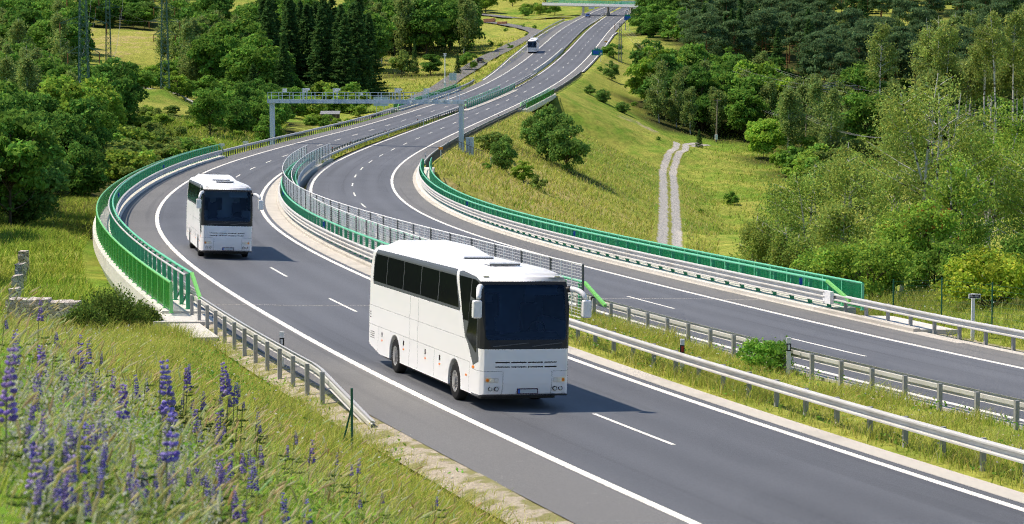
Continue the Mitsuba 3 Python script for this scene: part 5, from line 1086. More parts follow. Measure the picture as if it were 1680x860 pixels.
def scatter(kinds, u0, u1, d0, d1, n, Hr, label, group, mind=4.0, reject=None, widen=1.0, seed=1, sort=True):
    rr = random.Random(seed); done = 0; tries = 0
    while done < n and tries < n * 40:
        tries += 1; u = rr.uniform(u0, u1); d = math.sqrt(rr.uniform(d0 ** 2, d1 ** 2)); X = (u - 840) / FPX * d
        if reject and reject(u, d, X): continue
        oa, _ = RA.off(np.array([[X, d]])); ob_, _ = RB.off(np.array([[X, d]]))
        if oa[0] < 7 and ob_[0] < 7: continue
        H = rr.uniform(*Hr)
        if any((X - x) ** 2 + (d - y) ** 2 < (mind * (.6 + .02 * H)) ** 2 for x, y, _ in PLACED): continue
        k = rr.choice(kinds); tree(k, np.array([X, d, gz(X, d) - .25]), H, label[k] if isinstance(label, dict) else label, group, widen); done += 1
G = lambda k: {'round_bush': 'round bush', 'thick': 'dense broadleaf tree', 'oak': 'dark broadleaf tree', 'ash': 'green broadleaf tree', 'maple': 'light green broadleaf tree', 'birch': 'pale green birch with white trunk', 'tall_birch': 'tall birch with bare white trunk', 'pine': 'dark pine with bare reddish trunk', 'spruce': 'dark conical spruce', 'bush': 'green bush', 'bright_bush': 'bright green bush', 'olive_bush': 'olive green bush'}[k]
def L(where): return {k: G(k) + ' ' + where for k in CATS}
# --- right side: forest on the hillside
scatter(['tall_birch'], 1480, 1690, 500, 560, 9, (19, 23), L('in front of the dark right forest'), 'birches before the right forest', 4, seed=2)
scatter(['birch', 'birch', 'ash'], 1290, 1480, 500, 575, 20, (13, 18), L('at the foot of the right forest'), 'foot of the right forest', 4.5, seed=3)
scatter(['ash', 'birch', 'oak', 'maple'], 1055, 1290, 555, 610, 40, (11, 16), L('in the strip of wood behind the right poles'), 'wood behind the right poles', 5, reject=lambda u, d, X: u < 1080 and d < 575, seed=4)
scatter(['pine', 'pine', 'pine', 'spruce'], 1130, 1330, 640, 780, 48, (16, 20), L('on the left part of the right hillside'), 'right hillside, left part', 5, seed=5)
scatter(['pine', 'pine', 'pine', 'birch'], 1320, 1720, 590, 760, 60, (16, 20), L('on the lower right hillside'), 'right hillside, lower part', 5.5, seed=6)
scatter(['pine', 'pine', 'pine', 'spruce'], 1150, 1760, 770, 1000, 95, (16, 20), L('on the upper right hillside'), 'right hillside, upper part', 6.5, seed=7)
scatter(['pine', 'ash', 'birch'], 1060, 1790, 1000, 1240, 70, (16, 21), L('at the top of the right hillside'), 'right hillside, top', 8, seed=8)
scatter(['oak', 'ash', 'bush'], 1050, 1140, 770, 900, 22, (4, 9), L('beside the exit lane at the top of the right grass slope'), 'bushes by the exit lane', 4, widen=1.2, seed=9)
scatter(['bush', 'olive_bush'], 1045, 1130, 700, 770, 8, (1.5, 3.5), L('on the grass slope below the exit lane'), 'bushes on the exit slope', 5, widen=1.2, reject=lambda u, d, X: u < 1060 and d < 720, seed=10)
scatter(['ash', 'oak', 'birch'], 1050, 1160, 900, 1150, 24, (9, 14), L('behind the exit lane near the overpass'), 'trees by the overpass, right', 6, seed=11)
# --- right side: trees between the meadow and the carriageway (nearer)
scatter(['olive_bush', 'bush', 'maple', 'bright_bush'], 1270, 1420, 430, 510, 20, (4, 7.5), L('in the scrub behind the near birches'), 'scrub behind the near birches', 4.5, widen=1.15, seed=12)
scatter(['bush', 'maple', 'bright_bush'], 1600, 1710, 380, 490, 34, (5, 9), L('at the right edge behind the near birches'), 'scrub at the right edge', 4.5, widen=1.15, seed=13)
# --- left side
scatter(['spruce'], 430, 606, 600, 672, 30, (21, 27), L('in the spruce wood behind the gantry'), 'spruce wood behind the gantry', 3.4, widen=1.15, seed=14)
scatter(['spruce', 'ash', 'oak'], 385, 470, 575, 640, 9, (13, 20), L('at the left edge of the spruce wood'), 'left edge of the spruce wood', 5, seed=15)
scatter(['birch', 'ash', 'birch'], 275, 400, 610, 700, 18, (14, 19), L('in the birch wood left of the spruces'), 'birch wood left of the spruces', 5, seed=16)
scatter(['birch', 'ash', 'oak'], 280, 640, 700, 860, 34, (15, 19), L('in the wood behind the spruces'), 'wood behind the spruces', 7, seed=17)
scatter(['birch', 'oak', 'ash'], 605, 778, 772, 850, 26, (16, 21), L('in the wood beside the side road'), 'wood beside the side road', 5.5, reject=lambda u, d, X: u > 770 - (850 - d) * .0, seed=18)
scatter(['ash', 'oak', 'maple'], 560, 910, 1060, 1250, 34, (10, 16), L('on the far rise left of the overpass'), 'trees left of the overpass', 7, seed=19)
scatter(['oak', 'ash', 'birch', 'maple'], -20, 330, 940, 1180, 40, (11, 16), L('on the wooded skyline above the left meadow'), 'left skyline wood', 8, seed=20)
scatter(['oak', 'ash', 'birch'], 0, 130, 560, 830, 30, (14, 19), L('in the wood at the left edge beside the meadow'), 'wood left of the meadow', 6, reject=lambda u, d, X: u > 125 - max(0, d - 700) * .2, seed=21)
scatter(['oak', 'ash', 'bush'], 130, 245, 850, 930, 16, (8, 13), L('in the hedge along the top of the meadow'), 'hedge at the meadow top', 5.5, widen=1.2, seed=22)
scatter(['bush', 'maple', 'ash'], 195, 390, 565, 640, 34, (4, 6.5), L('in the hedge between the left meadow and the valley road'), 'hedge by the valley road', 4.5, widen=1.3, reject=lambda u, d, X: 255 < u < 285 and d < 590, seed=23)
scatter(['oak', 'oak', 'ash'], 150, 198, 405, 470, 7, (10, 12.5), L('behind the nearest green pylon'), 'trees behind the nearest pylon', 5, seed=24)
scatter(['birch', 'ash', 'birch'], -20, 140, 405, 520, 28, (10, 13.5), L('in the wood behind the nearest green pylon'), 'wood behind the nearest pylon', 5.5, seed=25)
scatter(['ash', 'maple', 'birch', 'maple'], -30, 175, 285, 390, 34, (6.5, 10.5), L('in front of the nearest green pylon'), 'trees before the nearest pylon', 5, seed=26)
scatter(['oak', 'ash', 'oak'], -80, 138, 228, 285, 30, (6, 9.5), L('in the dark wood at the end of the left grass slope'), 'dark wood beyond the grass slope', 4.5, seed=27)
scatter(['olive_bush', 'bush', 'olive_bush', 'bright_bush'], 135, 345, 262, 350, 60, (2.2, 4.6), L('in the scrub behind the left bridge railing'), 'scrub behind the left railing', 2.6, widen=1.2, reject=lambda u, d, X: X > -37.5, seed=28)
scatter(['ash', 'oak', 'bush'], 325, 470, 385, 520, 30, (5, 10), L('left of the gantry'), 'trees left of the gantry', 4.5, reject=lambda u, d, X: u > 440 and d < 430, seed=29)
scatter(['bush', 'bright_bush'], 460, 700, 545, 600, 26, (3, 7), L('in the bushes beneath the gantry walkway'), 'bushes under the gantry', 4, widen=1.2, reject=lambda u, d, X: u > 590 or 515 < u < 568 and d < 560, seed=30)
scatter(['bright_bush', 'olive_bush', 'bush'], 200, 420, 400, 520, 46, (1.0, 2.8), L('on the rough clearing left of the gantry'), 'low bushes on the clearing', 4, widen=1.3, seed=31)
scatter(['bush', 'bright_bush'], 850, 1010, 1030, 1060, 7, (3, 6), L('on the bank beside the overpass'), 'bushes by the overpass', 4, reject=lambda u, d, X: X > 20, seed=32)
scatter(['bush'], 700, 880, 690, 980, 22, (.8, 2.0), L('on the strip between the side road and the motorway'), 'small shrubs by the side road', 6, reject=lambda u, d, X: RA.off(np.array([[X, d]]))[0][0] < 12, seed=33)
for _i in range(400):  # trees out of view at left, darkening the slope and coach windows
    _y = RT.uniform(104, 216); _x = RT.uniform(-80, -.206 * _y - 5.5)
    if len([1 for a in PLACED if a[2] == 11.11]) > 44: break
    if any((_x - a[0]) ** 2 + (_y - a[1]) ** 2 < 20 for a in PLACED): continue
    tree(RT.choice(['oak', 'thick']), np.array([_x, _y, gz(_x, _y) - .3]), 11.11, 'dark broadleaf tree out of view at left, shading the grass slope', 'trees out of view shading the left slope', 1.1)
scatter(['thick', 'oak', 'ash'], -160, 62, 166, 226, 24, (6.5, 9.5), L('at the nearer left edge of the dark wood'), 'nearer edge of the dark wood', 3.4, reject=lambda u, d, X: u > 62 - (226 - d) * .55 + 20, seed=41)
scatter(['oak', 'thick', 'bush'], 1470, 1730, 555, 615, 34, (4, 8), L('in the undergrowth behind the tall white birches'), 'undergrowth behind the tall birches', 3.4, widen=1.2, seed=43)
scatter(['bush', 'bright_bush'], 505, 580, 500, 526, 7, (1.6, 2.8), L('around the little shed'), 'bushes around the shed', 2.6, widen=1.3, seed=44)
# dark woods outside the frame on the left, placed to darken the coach window reflections
scatter(['oak', 'ash'], -700, -80, 150, 300, 40, (10, 14), L('in the wood out of view at left, darkening the coach windows'), 'wood out of view left of the slope', 6, seed=34)

# --- near trees with their own leaves
def single(name, model, bark, p, label, cat, M=None, leafm='m_leaf'):
    (wv, wf), (lv, lf, lc) = model; t = thing(name, label, cat); M = mat4(t=p) if M is None else M
    add('trunk', P((wv, wf), bark, True), None, t, M=M); add('crown', mikit.ply((lv, lf), leafm, False, color=lc), None, t, M=M); PLACED.append((p[0], p[1], 8)); return t
def ground_at(u, d): X = (u - 840) / FPX * d; return np.array([X, d, gz(X, d) - .2])
NEARB = [(1530, 168, 108, 9, 'tallest near birch with several white stems behind the right railing', 2, 13500), (1455, 178, 170, 7, 'near birch with slanting white stem left of the tallest one', 1, 13000), (1612, 172, 150, 8, 'near birch right of the tallest one', 1, 13000), (1395, 190, 225, 7, 'leafy near birch without visible stems, middle of the thicket', 1, 13000), (1330, 196, 262, 7.5, 'rounded near birch at the left of the thicket', 1, 13000), (1285, 205, 300, 6.5, 'low birch at the left end of the thicket', 1, 11500), (1240, 200, 345, 5.5, 'smallest birch at the left end of the thicket by the meadow', 0, 11000), (1690, 165, 190, 8, 'near birch cut by the right edge of the picture', 1, 12000), (1560, 152, 250, 6, 'thin birch with white forked stem above the rowan', 1, 10000), (1372, 168, 330, 7, 'olive birch bush low behind the right railing', 0, 11000), (1295, 178, 368, 6, 'olive birch bush behind the middle of the right railing', 0, 9500), (1480, 150, 340, 6, 'olive birch bush behind the rowan', 0, 9500)]
for i, (u, d, vt, W, lab, fk, n) in enumerate(NEARB):
    p = ground_at(u, d); H = at(u, vt, d)[2] - p[2]
    single('birch_tree', birch(200 + i, H, W * max(.75, min(1, H / 11)), n, .105, ((.37, .47, .11), (.33, .45, .10), (.35, .50, .09))[i % 3], .12 if fk < 2 else .2, fk + 1, .19, 46, .42, .25), 'm_birchbark', p, lab, 'birch tree')
for i, (u, d, vt, W, H0, lab, col, n, lf) in enumerate([(1632, 103, 408, 4.6, 0, 'yellow green hazel bush behind the black name plate', (.46, .58, .07), 9000, .085), (1425, 112, 385, 5.0, 0, 'dense green bush right behind the end of the right railing', (.30, .46, .07), 11000, .075), (1380, 122, 395, 5.0, 0, 'dense green bush behind the last panels of the right railing', (.28, .44, .07), 9000, .075), (1540, 116, 395, 4.2, 0, 'dark leafy bush beneath the rowan', (.22, .36, .06), 8000, .075), (1335, 128, 423, 3.6, 0, 'small yellow green bush showing over the right railing', (.24, .32, .05), 5000, .075), (1700, 112, 380, 5.0, 0, 'dark green bush at the right edge beside the hazel', (.20, .34, .06), 9000, .085)]):
    p = ground_at(u, d); H = at(u, vt, d)[2] - p[2]; single('hazel_bush' if i == 0 else 'leafy_bush', broadleaf(300 + i, H, W, .02, 26, n, lf, col, .06, .3, shell=.55), 'm_bark', p, lab, 'bush')
p = ground_at(1518, 132); H = at(1518, 330, 132)[2] - p[2]; md = broadleaf(320, H, 5.2, .30, 26, 9000, .085, (.30, .48, .07), .09, .3); t = single('rowan_tree', md, 'm_bark', p, 'rowan tree with orange red clusters among bright green leaves', 'tree')
rng = np.random.default_rng(77); ii = rng.choice(len(md[1][0]) // 4, 260); C = md[1][0][ii * 4] + rng.normal(size=(260, 3)) * .03
C = np.repeat(C, 5, 0) + rng.normal(size=(1300, 3)) * .05; add('berry_cluster', mikit.ply(leaves(C, .05, rng, None, (.40, .10, .03), .3, .1)[:2], 'm_leaf', False, color=leaves(C, .05, np.random.default_rng(77), None, (.40, .10, .03), .3, .1)[2]), None, t, M=mat4(t=p), kind='stuff')
for i, (u, d, vt, fk, lab) in enumerate([(1523, 508, 22, 2, 'first tall white-stemmed birch against the dark pines'), (1547, 503, 18, 2, 'tall birch with stem forked like a V against the dark pines'), (1618, 508, 16, 1, 'slanting white birch stem right of the forked one'), (1634, 503, 4, 1, 'tallest white birch against the dark pines'), (1662, 512, 10, 0, 'slim white birch near the right picture edge'), (1450, 520, 30, 0, 'pale feathery birch left of the white-stemmed ones')]):
    p = ground_at(u, d); H = at(u, vt, d)[2] - p[2]; single('birch_tree', birch(260 + i, H, 7.5, 4600, .24, (.33, .42, .11), .60, fk, .30, 40, .9, .25), 'm_birchbark', p, lab, 'birch tree')
# broom bush at the end of the left railing
def broom(seed, H, W, n=1500):
    rng = np.random.default_rng(seed); a = rng.uniform(0, 6.28, n); r = rng.uniform(0, 1, n) ** .6; tip = np.stack([np.cos(a) * r * W / 2, np.sin(a) * r * W / 2 * .7, H * (1.05 - .55 * r ** 2) * rng.uniform(.6, 1.05, n)], 1); b0 = tip * [.35, .35, 0] + rng.normal(size=(n, 3)) * [.15, .15, .02]
    side = rng.normal(size=(n, 3)) * .012; V = np.stack([b0 - side, b0 + side, (b0 + tip) / 2 + [0, 0, .12] + side, (b0 + tip) / 2 + [0, 0, .12] - side, tip], 1).reshape(-1, 3); i = np.arange(n)[:, None] * 5
    F = np.concatenate([i + [[0, 1, 2]], i + [[0, 2, 3]], i + [[3, 2, 4]]], 1).reshape(-1, 3); k = np.exp(rng.normal(size=n) * .3)[:, None] * np.array([.15, .22, .05]); C = np.repeat(k, 5, 0)
    s = rng.integers(0, n, n * 3); f = rng.uniform(.4, 1, n * 3)[:, None]; lv = leaves(b0[s] + (tip[s] - b0[s]) * f + rng.normal(size=(n * 3, 3)) * .05, .045, rng, None, (.16, .25, .05), .3)
    return join([(V, F, C), lv])
for i, (u, v, d, H, W, lab) in enumerate(((178, 545, 86, 1.75, 3.0, 'dark broom bush beside the end of the left green railing'), (228, 540, 88, 1.2, 1.8, 'smaller part of the broom bush nearest the railing'), (135, 530, 84, 1.2, 1.9, 'broom shoots at the left of the broom bush'))):
    p = ground_at(u, d); V, F, C = broom(400 + i, H, W); tag(add('broom_bush', mikit.ply((V, F), 'm_leaf', False, color=C), None, M=mat4(t=p)), lab, 'bush')
p = RB.pos(RB.sY(80.2), IN - 1.75, -.05); (wv, wf), (lv, lf, lc) = shrub(410, 1.0, 2.0, 3000, .05, (.24, .46, .07), 22, shell=.35)
t = thing('median_bush', 'fresh green bush growing in the median beside the marker post', 'bush'); add('foliage', mikit.ply((lv, lf), 'm_leaf', False, color=lc), None, t, M=mat4(t=p))
V, F, C = broom(411, 1.35, 1.0, 70); add('shoot', mikit.ply((V, F), 'm_leaf', False, color=C * [1.4, 1.6, 1.2]), None, t, M=mat4(t=p + [.35, 0, 0]))

lay_terrain(PLACED)
# ------------------------------------------------------------------ grass, meadow plants and lupins
def blades(p, h, w, lean, col, rng, seg=2, jit=.22, tipmix=None):
    """curved blades: p (n,3) roots, h heights, w widths, lean (n,2) tip offset as a share of h, col (n,3)"""
    n = len(p); a = rng.uniform(0, 6.28, n); side = np.stack([np.cos(a), np.sin(a), 0 * a], 1) * (w / 2)[:, None]; V = []
    for i in range(seg):
        f = i / seg; c = p + np.c_[lean * (h * f ** 1.8)[:, None], h * f * (1 - .12 * f)]; s = side * (1 - f * .55); V += [c - s, c + s]
    V.append(p + np.c_[lean * h[:, None], h * (1 - .12)]); V = np.stack(V, 1); m = 2 * seg + 1; F = []
    for i in range(seg - 1): F += [[2 * i, 2 * i + 1, 2 * i + 3], [2 * i, 2 * i + 3, 2 * i + 2]]
    F.append([2 * seg - 2, 2 * seg - 1, 2 * seg]); F = (np.arange(n)[:, None, None] * m + np.array(F)[None]).reshape(-1, 3)
    C = np.repeat((col * np.exp(rng.normal(size=(n, 1)) * jit))[:, None], m, 1)
    return V.reshape(-1, 3), F, np.clip(C, .004, .85).reshape(-1, 3)
def palette(rng, n, cols, wts, patch=None):
    cols = np.asarray(cols, float); k = rng.choice(len(cols), n, p=np.asarray(wts) / np.sum(wts)); return cols[k] * (1 + rng.normal(size=(n, 3)) * .06)
GR = [(.36, .50, .07), (.47, .53, .105), (.60, .55, .17), (.72, .62, .31), (.25, .39, .055)]
def sheet_grass(label, XY, zfun, hr, wr, wts, seed, name='verge_grass', flower=0, seg=2, lean0=(.12, 0), lift=0):
    rng = np.random.default_rng(seed); n = len(XY); z = zfun(XY[:, 0], XY[:, 1]); nn = meshkit.noise(np.c_[XY * .55, np.zeros(n)], seed); keep = rng.random(n) < .18 + 1.5 * np.clip(nn - .12, 0, 1); XY, z, nn = XY[keep], z[keep], nn[keep]; n = len(XY)
    h = rng.uniform(*hr, n) * (.55 + .9 * nn); col = palette(rng, n, GR, wts); dryp = meshkit.noise(np.c_[XY * .22, np.zeros(n) + 4], seed)[:, None]; col = col * (1 - dryp * .35) + np.array([.58, .56, .13]) * dryp * .35
    parts = [blades(np.c_[XY, z - .02], h, rng.uniform(*wr, n), rng.normal(size=(n, 2)) * .45 + lean0, col, rng, seg)]
    if flower:
        i = rng.choice(n, flower); c = np.c_[XY[i], z[i] + h[i] * .95] + rng.normal(size=(flower, 3)) * [.15, .15, .02]; cc = palette(rng, flower, [(.8, .8, .76), (.75, .6, .62), (.75, .6, .06)], [.7, .15, .15])
        fv, ff, fc = leaves(c, wr[1] * .85, rng, np.tile([0, 0, 1.0], (flower, 1)), (1, 1, 1), .05, 0, aspect=1.0); parts.append((fv, ff, np.repeat(cc, 4, 0)))

    if n == 0: return
    V, F, C = join(parts); tag(add(name, mikit.ply((V, F), 'm_grass', False, color=C), None), label, 'grass', kind='stuff')
rng = np.random.default_rng(500)
# median nearest the coach
Pm, Z = MED[0]; n = 62000; i = rng.integers(20, Pm.shape[0] - 1, n); t = rng.uniform(.0, 1, n); q0, q1 = Pm[i, 0], Pm[i, -1]; XY = q0 * (1 - t[:, None]) + q1 * t[:, None] + rng.uniform(-.5, .5, (n, 2))
oa, _ = RA.off(XY); ob_, _ = RB.off(XY); ok = (oa < IN - 1.15) & (ob_ < IN - 1.05); XY = XY[ok]; oa = oa[ok]
XY = XY[(rng.random(len(XY)) < np.clip((-(oa - IN) - 1.0) / .9, .12, 1))]
sheet_grass('flowering grass and weeds on the median between the two near guard rails', XY, lambda x, y: S(x, y) + .0, (.16, .52), (.012, .03), [2, 4, 3, 1, 2], 501, 'median_grass', 900)
# far median
for k in (1, 2):
    Pm, Z = MED[k]; n = 9000; i = rng.integers(0, Pm.shape[0] - 1, n); t = rng.uniform(.05, .95, n); XY = Pm[i, 0] * (1 - t[:, None]) + Pm[i, -1] * t[:, None] + rng.uniform(-.8, .8, (n, 2)); XY = XY[XY[:, 1] < 700]
    oa, _ = RA.off(XY); ob_, _ = RB.off(XY); XY = XY[(oa < IN - 1.0) & (ob_ < IN - .95)]
    sheet_grass('grass strip in the far median, ' + ('before the underpass' if k == 1 else 'beyond the underpass'), XY, lambda x, y: S(x, y) - .03, (.25, .6), (.05, .12), [4, 3, 2, .5, 4], 510 + k, 'median_grass')
# verge and slope on the left, between the lupins and the road
def region(n, u0, u1, d0, d1, cond): d = np.sqrt(rng.uniform(d0 ** 2, d1 ** 2, n)); X = (rng.uniform(u0, u1, n) - 840) / FPX * d; XY = np.c_[X, d]; return XY[cond(XY)]
XY = region(150000, -10, 960, 30, 94, lambda q: (RA.off(q)[0] > np.where(q[:, 1] > 63, 2.55, 2.65)) & (RA.off(q)[0] < 22) & ~((q[:, 1] > 86) & (RA.off(q)[0] < 4.4)))
oa = RA.off(XY)[0]; XY = XY[rng.random(len(XY)) < np.clip((oa - 2.3) / np.where(XY[:, 1] > 62, 1.2, 1.5), .08, 1)]
sheet_grass('grass on the verge and slope between the lupin meadow and the guard rail', XY, ground, (.18, .55), (.010, .026), [3, 4, 3, .8, 2], 520, 'verge_grass', 700)
XY = region(60000, -30, 330, 92, 235, lambda q: (RA.off(q)[0] > 4.6) & (RA.off(q)[0] < 40))
sheet_grass('lush grass on the slope left of the long bridge', XY, ground, (.25, .62), (.035, .08), [5, 2, .6, .2, 5], 530, 'slope_grass')
XY = region(22000, 1380, 1720, 78, 118, lambda q: (RB.off(q)[0] > 3.0) & ((RB.off(q)[0] > 4.4) | (q[:, 1] < 92)))
sheet_grass('tall grass behind the guard rail at the black name plate', XY, ground, (.2, .6), (.015, .035), [4, 3, 1.5, .6, 4], 540, 'verge_grass', 200)
XY = region(60000, 640, 1180, 262, 460, lambda q: (RB.off(q)[0] > 3.6) & (q[:, 0] < 30 + rng.normal(size=len(q)) * 9) & (cKDTree(TRKF[:, :2]).query(q)[0] > 2.3))
sheet_grass('long yellowing grass on the motorway embankment below the gantry', XY, ground, (.3, .75), (.07, .16), [2, 4, 4, 1.5, 1], 550, 'embankment_grass')
XY = region(50000, 900, 1400, 380, 600, lambda q: (RB.off(q)[0] > 40 + rng.normal(size=len(q)) * 8) & (cKDTree(TRKF[:, :2]).query(q)[0] > 2.3))
sheet_grass('meadow grass around the gravel track in the valley', XY, ground, (.3, .7), (.10, .2), [5, 4, 1.5, .5, 3], 560, 'meadow_grass')
XY = region(30000, 170, 470, 330, 480, lambda q: (RA.off(q)[0] > 5) & (RA.off(q)[0] < 60))
sheet_grass('rough weeds on the clearing left of the gantry', XY, ground, (.4, 1.1), (.10, .22), [5, 2, 1.5, .8, 5], 565, 'clearing_weeds')
XY = region(30000, 590, 960, 560, 900, lambda q: (RA.off(q)[0] > 3.2) & (np.min(np.stack([np.hypot(q[:, 0] - a[0], q[:, 1] - a[1]) for a in SIDE]), 0) > 3.2))
sheet_grass('long grass between the side road and the motorway', XY, ground, (.3, .8), (.14, .28), [4, 4, 3, 1, 2], 570, 'roadside_grass')

# foreground meadow
def fg(n, d0, d1, u0=-40, u1=930): return region(n, u0, u1, d0, d1, lambda q: RA.off(q)[0] > 4.2)
rng = np.random.default_rng(600); XY = np.vstack([fg(52000, 6.5, 18), fg(38000, 15, 34)]); z = ground(XY[:, 0], XY[:, 1]); n = len(XY); nn = meshkit.noise(np.c_[XY * 1.1, np.zeros(n)], 7)
h = rng.uniform(.16, .52, n) * (.6 + .7 * nn); col = palette(rng, n, [(.42, .64, .08), (.58, .66, .12), (.70, .64, .26), (.82, .72, .44), (.28, .52, .06), (.62, .66, .48)], [4, 4, 2.6, 1.4, 3, 1.4])
V, F, C = blades(np.c_[XY, z - .03], h, rng.uniform(.004, .010, n), rng.normal(size=(n, 2)) * .24 + [.30, 0], col, rng, 3)
tag(add('meadow_grass', mikit.ply((V, F), 'm_grass', False, color=C), None), 'dense blurred foreground meadow grass among the lupins', 'grass', kind='stuff')
def spindles(a, b, r, col, k=5):
    n = len(a); t = np.linspace(0, 1, 5); rr = np.array([.25, .85, 1, .8, .1]); d = b - a; u = np.cross(d, [0.3, .9, .1]); u /= np.linalg.norm(u, axis=1, keepdims=True); w = np.cross(d, u); w /= np.linalg.norm(w, axis=1, keepdims=True)
    an = np.arange(k) * 2 * np.pi / k; V = a[:, None, None] + d[:, None, None] * t[None, :, None, None] + (np.cos(an)[None, None, :, None] * u[:, None, None] + np.sin(an)[None, None, :, None] * w[:, None, None]) * (rr[None, :, None, None] * np.asarray(r).reshape(-1, 1, 1, 1))
    F = []
    for i in range(4):
        for j in range(k): q = (j + 1) % k; F += [[i * k + j, i * k + q, (i + 1) * k + q], [i * k + j, (i + 1) * k + q, (i + 1) * k + j]]
    F = (np.arange(n)[:, None, None] * 5 * k + np.array(F)[None]).reshape(-1, 3); return V.reshape(-1, 3), F, np.repeat(col, 5 * k, 0)
def heads(n, d0, d1, hr, seed, lab, u0=-30, u1=900):
    r = np.random.default_rng(seed); XY = region(n, u0, u1, d0, d1, lambda q: RA.off(q)[0] > 4.5); n = len(XY); z = ground(XY[:, 0], XY[:, 1]); h = r.uniform(*hr, n); ln = r.normal(size=(n, 2)) * .24 + [.30, -.05]
    p0 = np.c_[XY, z]; p1 = p0 + np.c_[ln * (h * .6)[:, None], h]; L = r.uniform(.06, .13, n)[:, None]; dd = np.c_[ln * 2.4, np.ones(n)]; dd /= np.linalg.norm(dd, axis=1, keepdims=True); tip = p1 + dd * L
    c1 = palette(r, n, [(.78, .72, .44), (.64, .66, .28), (.54, .48, .26), (.70, .72, .46)], [3, 3, 1.4, 1.5]); st = blades(p0, h, np.full(n, .004), ln * .6, c1 * .7, r, 3); tag(add('seed_heads', mikit.ply(join([st, spindles(p1 - dd * .012, tip, r.uniform(.005, .010, n), c1)])[:2], 'm_grass', False, color=join([st, spindles(p1 - dd * .012, tip, np.full(n, .008), c1)])[2]), None), lab, 'grass', kind='stuff')
heads(720, 7, 16, (.34, .68), 601, 'straw coloured grass heads leaning right among the nearest lupins')
heads(1500, 14, 32, (.42, .82), 602, 'straw coloured grass heads further down the lupin meadow')
# grey dry stalks with pods
r = np.random.default_rng(610); XY = region(420, -10, 330, 9, 22, lambda q: RA.off(q)[0] > 4.5); n = len(XY); z = ground(XY[:, 0], XY[:, 1]); parts = []
for q, zz in zip(XY, z):
    H = r.uniform(.4, .75); k = 20; a = r.uniform(0, 6.28, k); f = np.linspace(.35, 1, k); c = np.c_[q[0] + .018 * np.cos(a) + .1 * f * f, q[1] + .018 * np.sin(a), zz + f * H]; parts.append(leaves(c, .016, r, np.c_[np.cos(a), np.sin(a), 0 * a], (.58, .60, .50), .2, .03, aspect=.45))
V, F, C = join(parts); tag(add('pod_stalks', mikit.ply((V, F), 'm_grass', False, color=C), None), 'silvery grey stalks with dry pods in the lupin meadow at lower left', 'plants', kind='stuff')
# broad green leaves low in the meadow
r = np.random.default_rng(611); XY = region(7000, -20, 800, 7, 26, lambda q: RA.off(q)[0] > 4.5); z = ground(XY[:, 0], XY[:, 1]); n = len(XY); V, F, C = leaves(np.c_[XY, z + r.uniform(.08, .42, n)], .055, r, np.tile([0, -.3, .8], (n, 1)), (.24, .42, .06), .3, .12, aspect=.3)
tag(add('meadow_leaves', mikit.ply((V, F), 'm_leaf', False, color=C), None), 'broad green leaves low in the lupin meadow', 'plants', kind='stuff')

# lupins: flower spike, stem, leaves
def lupin_parts(seed, L, tint):
    r = np.random.default_rng(seed); nw = int(8 + L * 11); A, B, Rr, Cc = [], [], [], []
    for i in range(nw):
        f = i / (nw - 1); z = -L * (1 - f); k = 6 if f < .85 else 4; rad = .039 * (1 - f * .5)
        if r.random() < .12 and f < .8: continue
        for j in range(k):
            a = j * 2 * np.pi / k + i * .5 + r.normal() * .1; d = np.array([math.cos(a), math.sin(a), .25 + .3 * f]); s = (.028 * (1 - .5 * f)) * r.uniform(.85, 1.15); p = np.array([0, 0, z + r.normal() * .004]) + d * rad * .40; k_ = r.random()
            if k_ < .14: continue
            A.append(p); B.append(p + d * s * 1.5); Rr.append(s * .60); m = r.random() * .8 + .2 * f; Cc.append(np.array([.23, .17, .62]) * (1 - m) + np.array(tint) * m)
    A, B, Rr, Cc = map(np.array, (A, B, Rr, Cc)); return spindles(A, B, Rr, Cc * np.exp(r.normal(size=(len(A), 1)) * .15), 6)
LP = [P_ for P_ in []]
scene['m_petal'] = {'type': 'principledthin', 'base_color': VC, 'roughness': .6, 'diff_trans': .5, 'spec_trans': 0.0, 'eta': 1.3}
LSP = [mikit.ply(m_[:2], 'm_petal', False, color=m_[2]) for m_ in (lupin_parts(700 + i, (.36, .30, .24)[i % 3], ((.56, .40, .76), (.42, .38, .78), (.70, .58, .80))[(i // 3) % 3]) for i in range(9))]
